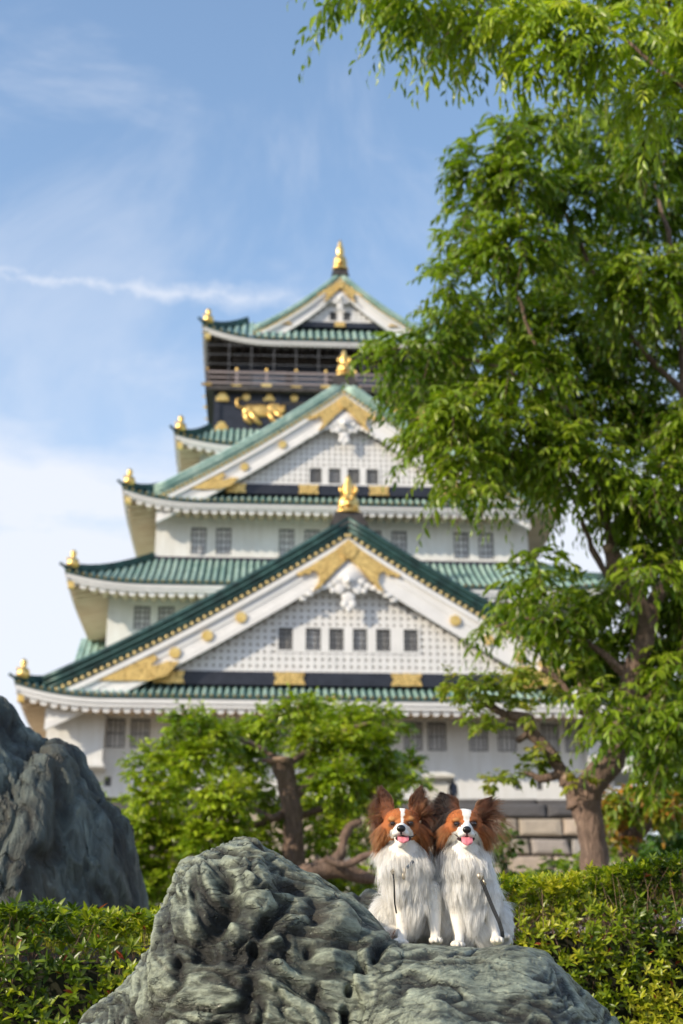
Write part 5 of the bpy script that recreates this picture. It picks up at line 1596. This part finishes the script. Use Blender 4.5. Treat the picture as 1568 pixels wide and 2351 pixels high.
# short leafy sprouts on the pruned limb, some of them coppery
sp = [(1040, 1575, 28), (1070, 1600, 24), (1095, 1570, 30), (1120, 1590, 22), (1150, 1600, 26), (1165, 1560, 28), (1200, 1550, 30), (1195, 1600, 22), (1215, 1640, 18), (1090, 1640, 20), (1130, 1665, 20),
      (1105, 1660, 16), (1240, 1560, 22), (1280, 1590, 22), (1150, 1790, 22), (1175, 1775, 18), (1130, 1800, 16), (1225, 1755, 26), (1250, 1740, 20), (1225, 1720, 16), (1330, 1790, 20), (1335, 1830, 14), (1340, 1540, 26), (1320, 1480, 24)]
sp = [(a, b, r, Y0+rs.uniform(-.25, .2)) for a, b, r in sp]
crown("sprout", big, sp, rs, .056, .028, 230, 7, .11, .1, .12, pal=[(.06, .12, .01), (.13, .20, .015), (.22, .28, .03), (.30, .30, .04), (.40, .24, .06)], tone_bias=.10, twig_r=.002)

# ------------------------------------------------------------------ near overhanging tree, top right
rs = np.random.RandomState(5)
over = empty("overhanging_tree", (3.2, 7.4, 0)); tag(over, "nearer tree whose long-leaved branches hang into the sky along the top edge", "tree")
def loc_lists(lists, o): return [[(x-o.location.x, y-o.location.y, z-o.location.z, r) for x, y, z, r in l] for l in lists]
YN = 6.9
ov_l = [[(3.2, 7.4, 0, .16), (3.1, 7.4, 1.5, .14), (2.9, 7.3, 3.0, .12), (2.5, 7.2, 4.2, .10), *T_([(1760, 160, 22), (1640, 20, 16), (1568, -30, 12)], YN)],
        T_([(1760, 160, 16), (1640, 250, 9), (1568, 200, 7), (1500, 150, 6), (1440, 95, 4), (1390, 60, 3)], YN),
        T_([(1640, 20, 12), (1520, -60, 9), (1350, -90, 7), (1150, -80, 5), (950, -70, 4), (800, -50, 3)], YN),
        T_([(1520, -60, 8), (1545, 60, 5), (1510, 160, 4), (1480, 220, 2)], YN),
        T_([(1350, -90, 6), (1280, 0, 4), (1200, 60, 3)], YN), T_([(1150, -80, 5), (1100, 20, 3), (1050, 80, 2)], YN), T_([(950, -70, 4), (900, 0, 2)], YN)]
o = limbs("trunk", loc_lists(ov_l, over), over, knob=.05, seed=9)
cl = [(800, -30, 50), (870, -20, 60), (960, -10, 70), (930, 30, 40), (1040, 20, 75), (1010, 70, 40), (1110, 40, 80), (1090, 90, 45), (1200, 50, 85), (1300, 60, 95), (1400, 90, 100), (1500, 110, 105), (1570, 190, 90), (1250, 130, 50),
      (1440, 200, 60), (1500, 240, 55), (830, -110, 70), (960, -120, 90), (1120, -120, 100), (1300, -100, 110), (1480, -80, 120), (1640, 50, 110), (1620, -120, 120)]
cl = [(a, b, r, YN + rs.uniform(-.5, .5)) for a, b, r in cl]
def crown_local(name, parent, cl, *a, **k):
    before = set(parent.children)
    crown(name, parent, cl, *a, **k)
    for ch in set(parent.children)-before:
        ch.location = tuple(-c for c in parent.location)
crown_local("crown", over, cl, rs, .086, .025, 46, 12, .30, .75, .35, pal=FRESH, dirbias=(-.45, -.15, -.25), tone_bias=.16, twig_r=.0014)
# a few long hanging twigs against the sky
hp = [(770, 5), (800, 10), (835, 20), (870, 15), (905, 30), (930, 55), (965, 60), (985, 75), (1015, 70), (1040, 90), (1075, 95), (1110, 120), (1150, 110), (1180, 130), (1215, 120), (1270, 150), (1340, 190), (1390, 200), (1440, 240), (1530, 240)]
root = np.array([list(at(a, b-25, YN+rs.uniform(-.3, .1))) for a, b in hp]); n = len(root)
(P, D, U, L, W, T), tw = sprays(rs, root, unit(np.array([-.35, -.1, -.8])+rs.normal(size=(n, 3))*.18), rs.uniform(.22, .36, n), 8, .088, .024, .25, .45, rs.uniform(.2, .6, n))
o = leaf_mesh("crown", P, D, U, L, W, palette(rs, len(P), T, FRESH), 'leaf', over); o.location = (-3.2, -7.4, 0)
o = twig_mesh("twigs", tw, .0016, over); o.location = (-3.2, -7.4, 0)

# ------------------------------------------------------------------ pruned bushy tree in the middle
rs = np.random.RandomState(33)
YM = 16.0
b0 = at(678, 2060, YM)
mid = empty("pruned_tree", (b0.x, YM, 0)); tag(mid, "bushy tree with a sawn-off trunk in front of the white lower storey", "tree")
ml = [[(b0.x, YM, 0, .17), *T_([(680, 2100, 34), (676, 2000, 27), (674, 1930, 23), (672, 1870, 22), (662, 1810, 22), (652, 1770, 24), (648, 1746, 25)], YM)],
      T_([(676, 1830, 12), (712, 1790, 9), (740, 1772, 7), (770, 1765, 5)], YM), T_([(668, 1850, 10), (630, 1878, 9), (590, 1862, 7), (565, 1840, 5)], YM),
      T_([(660, 1780, 10), (625, 1750, 7), (600, 1745, 5)], YM), T_([(690, 2010, 22), (730, 2000, 22), (780, 1998, 18), (830, 2012, 16), (860, 2020, 9)], YM-.6),
      T_([(720, 1990, 14), (770, 1975, 12), (788, 1940, 9), (800, 1900, 9), (830, 1885, 7)], YM-.6), T_([(745, 1970, 8), (790, 1985, 8), (840, 1965, 8), (865, 1960, 6)], YM-.8),
      T_([(700, 2010, 26), (708, 2060, 30), (715, 2150, 32)], YM-.5), T_([(648, 1750, 7), (560, 1700, 5), (450, 1680, 4)], YM), T_([(655, 1760, 8), (760, 1690, 5), (850, 1660, 4)], YM),
      T_([(668, 1860, 9), (560, 1900, 6), (420, 1880, 4), (350, 1860, 3)], YM+.4), T_([(672, 1880, 9), (780, 1840, 6), (880, 1790, 4)], YM+.4)]
tk = limbs("trunk", loc_lists(ml, mid), mid, knob=.10, seed=5)
cw = MB(); c = at(648, 1744, YM) - Vector(mid.location); cw.lathe([(.02, -.05), (.13, -.05), (.125, .01), (.08, .02), (.01, .022)], 14, tuple(c)); cw.build("sawn_top", M['cut_wood'], tk, True)
cl = [(425, 1660, 36), (412, 1700, 34), (480, 1672, 32), (500, 1705, 40), (560, 1690, 45), (620, 1660, 34), (680, 1635, 38), (740, 1640, 45), (800, 1655, 42), (860, 1652, 34), (905, 1665, 24), (350, 1738, 30), (330, 1770, 24),
      (385, 1755, 36), (450, 1745, 48), (545, 1760, 55), (600, 1720, 38), (720, 1700, 55), (800, 1720, 55), (870, 1715, 45), (925, 1760, 40), (945, 1795, 24), (880, 1780, 50), (780, 1800, 60), (720, 1765, 45),
      (360, 1830, 45), (430, 1820, 60), (520, 1840, 65), (590, 1830, 48), (620, 1900, 42), (740, 1860, 52), (810, 1860, 55), (870, 1850, 45), (330, 1900, 55), (400, 1920, 65), (490, 1930, 70), (570, 1950, 60), (730, 1930, 40),
      (780, 1920, 38), (840, 1930, 36), (320, 1985, 55), (390, 2010, 65), (470, 2010, 60), (550, 2010, 50), (620, 1985, 40), (735, 2040, 45), (800, 2060, 55), (850, 2000, 30), (600, 2060, 60), (330, 2060, 55), (280, 1890, 28), (290, 1960, 30)]
cl = [(a, b, r, YM + (rs.uniform(.55, 1.3) if 590 < a < 735 and b > 1700 else rs.uniform(-.9, 1.3))) for a, b, r in cl]
crown_local("crown", mid, cl, rs, .088, .043, 285, 8, .22, .15, .02, 'leaf_glossy', pal=FRESH, dirbias=(-.15, -.3, .25), tone_bias=.12, twig_r=.004)

# ------------------------------------------------------------------ smaller plants behind
def small_tree(name, label, Y, base, lists, cl, seed, L, W, dens, pal, tone, cat="tree", mat='leaf', nl=8, spr=.22, knob=.1):
    rs_ = np.random.RandomState(seed)
    b = at(base[0], base[1], Y); o = empty(name, (b.x, Y, 0)); tag(o, label, cat)
    ls = [T_(l, Y) for l in lists]; ls[0] = [(b.x, Y, 0, ls[0][0][3]*1.2)] + ls[0]
    limbs("trunk" if cat == "tree" else "stem", loc_lists(ls, o), o, knob=knob, seed=seed)
    crown_local("crown" if cat == "tree" else "foliage", o, [(a, b_, r, Y+rs_.uniform(-.5, .6)) for a, b_, r in cl], rs_, L, W, dens, nl, spr, .2, .1, mat, pal=pal, tone_bias=tone, twig_r=.004)
    return o
AUT = [(.05, .10, .01), (.11, .18, .015), (.20, .26, .03), (.45, .20, .04), (.50, .11, .04)]
small_tree("pruned_tree", "low forked tree with coppery new leaves at the far right", 14.0, (1442, 2050), [[(1440, 2050, 21), (1440, 1990, 20), (1446, 1940, 19), (1470, 1900, 20), (1500, 1880, 16), (1545, 1868, 13), (1600, 1840, 9)],
           [(1446, 1930, 10), (1420, 1895, 8), (1398, 1888, 6)]], [(1400, 1840, 26), (1440, 1850, 30), (1470, 1835, 34), (1500, 1860, 30), (1540, 1850, 30), (1420, 1870, 18), (1405, 1925, 24), (1440, 1880, 20), (1425, 1945, 18)], 41, .085, .042, 330, AUT, .12)
small_tree("leafy_tree", "fresh light green tree partly hidden at the right edge behind the big crown", 22.0, (1640, 2050), [[(1640, 2050, 22), (1625, 1800, 16), (1590, 1650, 10)]],
           [(1520, 1660, 45), (1560, 1720, 60), (1500, 1740, 35), (1550, 1800, 50), (1500, 1800, 28), (1590, 1850, 60), (1540, 1850, 30), (1620, 1650, 70), (1470, 1700, 30), (1530, 1600, 50), (1640, 1780, 70)], 43, .10, .055, 300, [(.05, .12, .02), (.09, .19, .02), (.15, .27, .03), (.24, .36, .06)], .15, nl=9, spr=.3)
small_tree("shrub", "rounded green shrub beyond the right hedge at the picture's edge", 15.0, (1540, 2100), [[(1540, 2100, 8), (1540, 2000, 5)]],
           [(1490, 1950, 36), (1540, 1930, 40), (1580, 1910, 45), (1500, 1985, 40), (1560, 1980, 45), (1420, 1985, 30)], 44, .08, .04, 330, [(.05, .11, .02), (.08, .17, .02), (.13, .24, .03)], .1, "shrub")
small_tree("shrub", "low green shrub at the foot of the terrace wall, beside the leaning trunk", 15.0, (1290, 2100), [[(1290, 2100, 8), (1290, 2000, 5)]],
           [(1270, 1995, 22), (1305, 1975, 22), (1330, 1990, 24), (1240, 2010, 22), (1360, 1990, 20)], 45, .07, .035, 300, FRESH, .05, "shrub", spr=.13)
small_tree("shrub", "dark little bush growing from the wall just right of the dogs", 15.0, (1165, 2100), [[(1165, 2100, 7), (1160, 1960, 4)]],
           [(1160, 1915, 20), (1168, 1940, 22), (1150, 1965, 20), (1170, 2000, 24), (1190, 2030, 24)], 46, .07, .035, 300, GREENS, -.05, "shrub", spr=.12)
small_tree("shrub", "pale slender shrub between the pointed boulder and the pruned tree", 18.0, (250, 2100), [[(250, 2100, 5), (248, 1900, 3), (240, 1830, 2)]],
           [(238, 1832, 20), (262, 1845, 20), (215, 1815, 14), (275, 1880, 24), (250, 1900, 26), (290, 1850, 18)], 47, .07, .035, 240, FRESH, .1, "shrub")

# ------------------------------------------------------------------ clipped hedges
def hedge(name, label, x0, x1, y0, y1, ztop, seed, leafL, leafW, dens, pal, slope=0.0):
    dens = dens*1.25
    rs_ = np.random.RandomState(seed); root = empty(name, ((x0+x1)/2, (y0+y1)/2, 0)); tag(root, label, "hedge")
    off = np.array([(x0+x1)/2, (y0+y1)/2, 0])
    def top(x, y): return ztop + slope*(np.minimum(x, 1.3)-x0) + .035*pnoise(np.stack([x*2.2, y*2.2, 0*x+seed], 1)) + .018*pnoise(np.stack([x*7, y*7, 0*x+seed], 1))
    P, N = [], []
    def add(p, n): P.append(p); N.append(np.broadcast_to(np.array(n, float), p.shape).copy())
    a = dens
    m = int(a*(x1-x0)*(y1-y0)); x = rs_.uniform(x0, x1, m); y = rs_.uniform(y0, y1, m); add(np.stack([x, y, top(x, y)], 1), (0, -.1, 1))
    h = ztop-.35
    m = int(a*(x1-x0)*h); x = rs_.uniform(x0, x1, m); q = rs_.uniform(0, 1, m); z = .35 + q*(top(x, 0*x+y0)-.35)
    bul = .05*pnoise(np.stack([x*2.5, z*2.5, 0*x+9], 1)) + .02*pnoise(np.stack([x*8, z*8, 0*x+9], 1))
    add(np.stack([x, y0 - bul + .14*sstep(q, .75, 1.0)**2, z], 1), (0, -1, .35))
    for xe, s in ((x0, -1), (x1, 1)):
        m = int(a*(y1-y0)*h*.9); y = rs_.uniform(y0, y1, m); z = .35 + rs_.uniform(0, 1, m)*(ztop-.38); add(np.stack([0*y+xe, y, z], 1), (s, -.1, .35))
    P = np.concatenate(P); N = np.concatenate(N); n = len(P)
    depth = rs_.exponential(.022, n); P = P - N*depth[:, None]*.8 + N*rs_.uniform(0, .02, n)[:, None]
    ax = unit(N + np.array([0, 0, .55]) + rs_.normal(size=(n, 3))*.42)
    nlv = 6; LP, LD, LU, LL, LW, LT = [], [], [], [], [], []
    tone = np.clip(.42 + .8*pnoise(P*2.6+3) + .18*rs_.normal(size=n) + .10*(N[:, 2] > .5), 0, 1)
    e1 = unit(np.cross(ax, rs_.normal(size=(n, 3)))); e2 = np.cross(ax, e1)
    for k in range(nlv):
        th = 2*math.pi*k/nlv + rs_.uniform(-.6, .6, n); el = rs_.uniform(.1, 1.15, n)
        d = unit((e1*np.cos(th)[:, None] + e2*np.sin(th)[:, None])*np.cos(el)[:, None] + ax*np.sin(el)[:, None])
        LP.append(P); LD.append(d); LU.append(unit(ax + rs_.normal(size=(n, 3))*.15)); sz = rs_.uniform(.65, 1.2, n); LL.append(leafL*sz); LW.append(leafW*sz); LT.append(tone)
    LP, LD, LU, LL, LW, LT = [np.concatenate(q) for q in (LP, LD, LU, LL, LW, LT)]
    C = palette(rs_, len(LP), LT, pal)*1.12
    red = rs_.rand(n*nlv) < .009; C[red] = np.array([.36, .07, .035])*rs_.uniform(.6, 1.2, (red.sum(), 1))
    f = leaf_mesh("foliage", LP-off, LD, LU, LL, LW, C, 'leaf', root, bend=.16, fold=.14)
    k = int(n*.28); idx = rs_.choice(n, k); s0 = P[idx]-off - N[idx]*.16 + rs_.normal(size=(k, 3))*.05
    tw = [s0, s0*.5+(P[idx]-off)*.5 + rs_.normal(size=(k, 3))*.018, P[idx]-off + N[idx]*rs_.uniform(-.02, .025, k)[:, None]]
    twig_mesh("twigs", tw, .0012, root)
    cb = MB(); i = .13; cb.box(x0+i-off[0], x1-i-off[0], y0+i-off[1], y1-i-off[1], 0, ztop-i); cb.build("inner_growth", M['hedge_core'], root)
    return root
HP = [(.050, .090, .008), (.12, .18, .010), (.23, .29, .014), (.37, .38, .022), (.46, .43, .045)]
zR = at(1400, 1992, 4.7).z; zL = at(180, 2078, 4.5).z
hedge("clipped_hedge", "clipped sunlit hedge right of the dogs' stone with yellow-green leaves", .34, 2.6, 4.55, 6.3, zR-.075, 51, .029, .0100, 2000, HP, slope=.10)
hedge("clipped_hedge", "clipped hedge left of the dogs' stone with larger leaves and bare twigs", -2.7, -.36, 4.25, 5.5, zL-.045, 52, .036, .0120, 1150, HP[:4]+[(.34, .38, .04)])
bpy.context.view_layer.update()
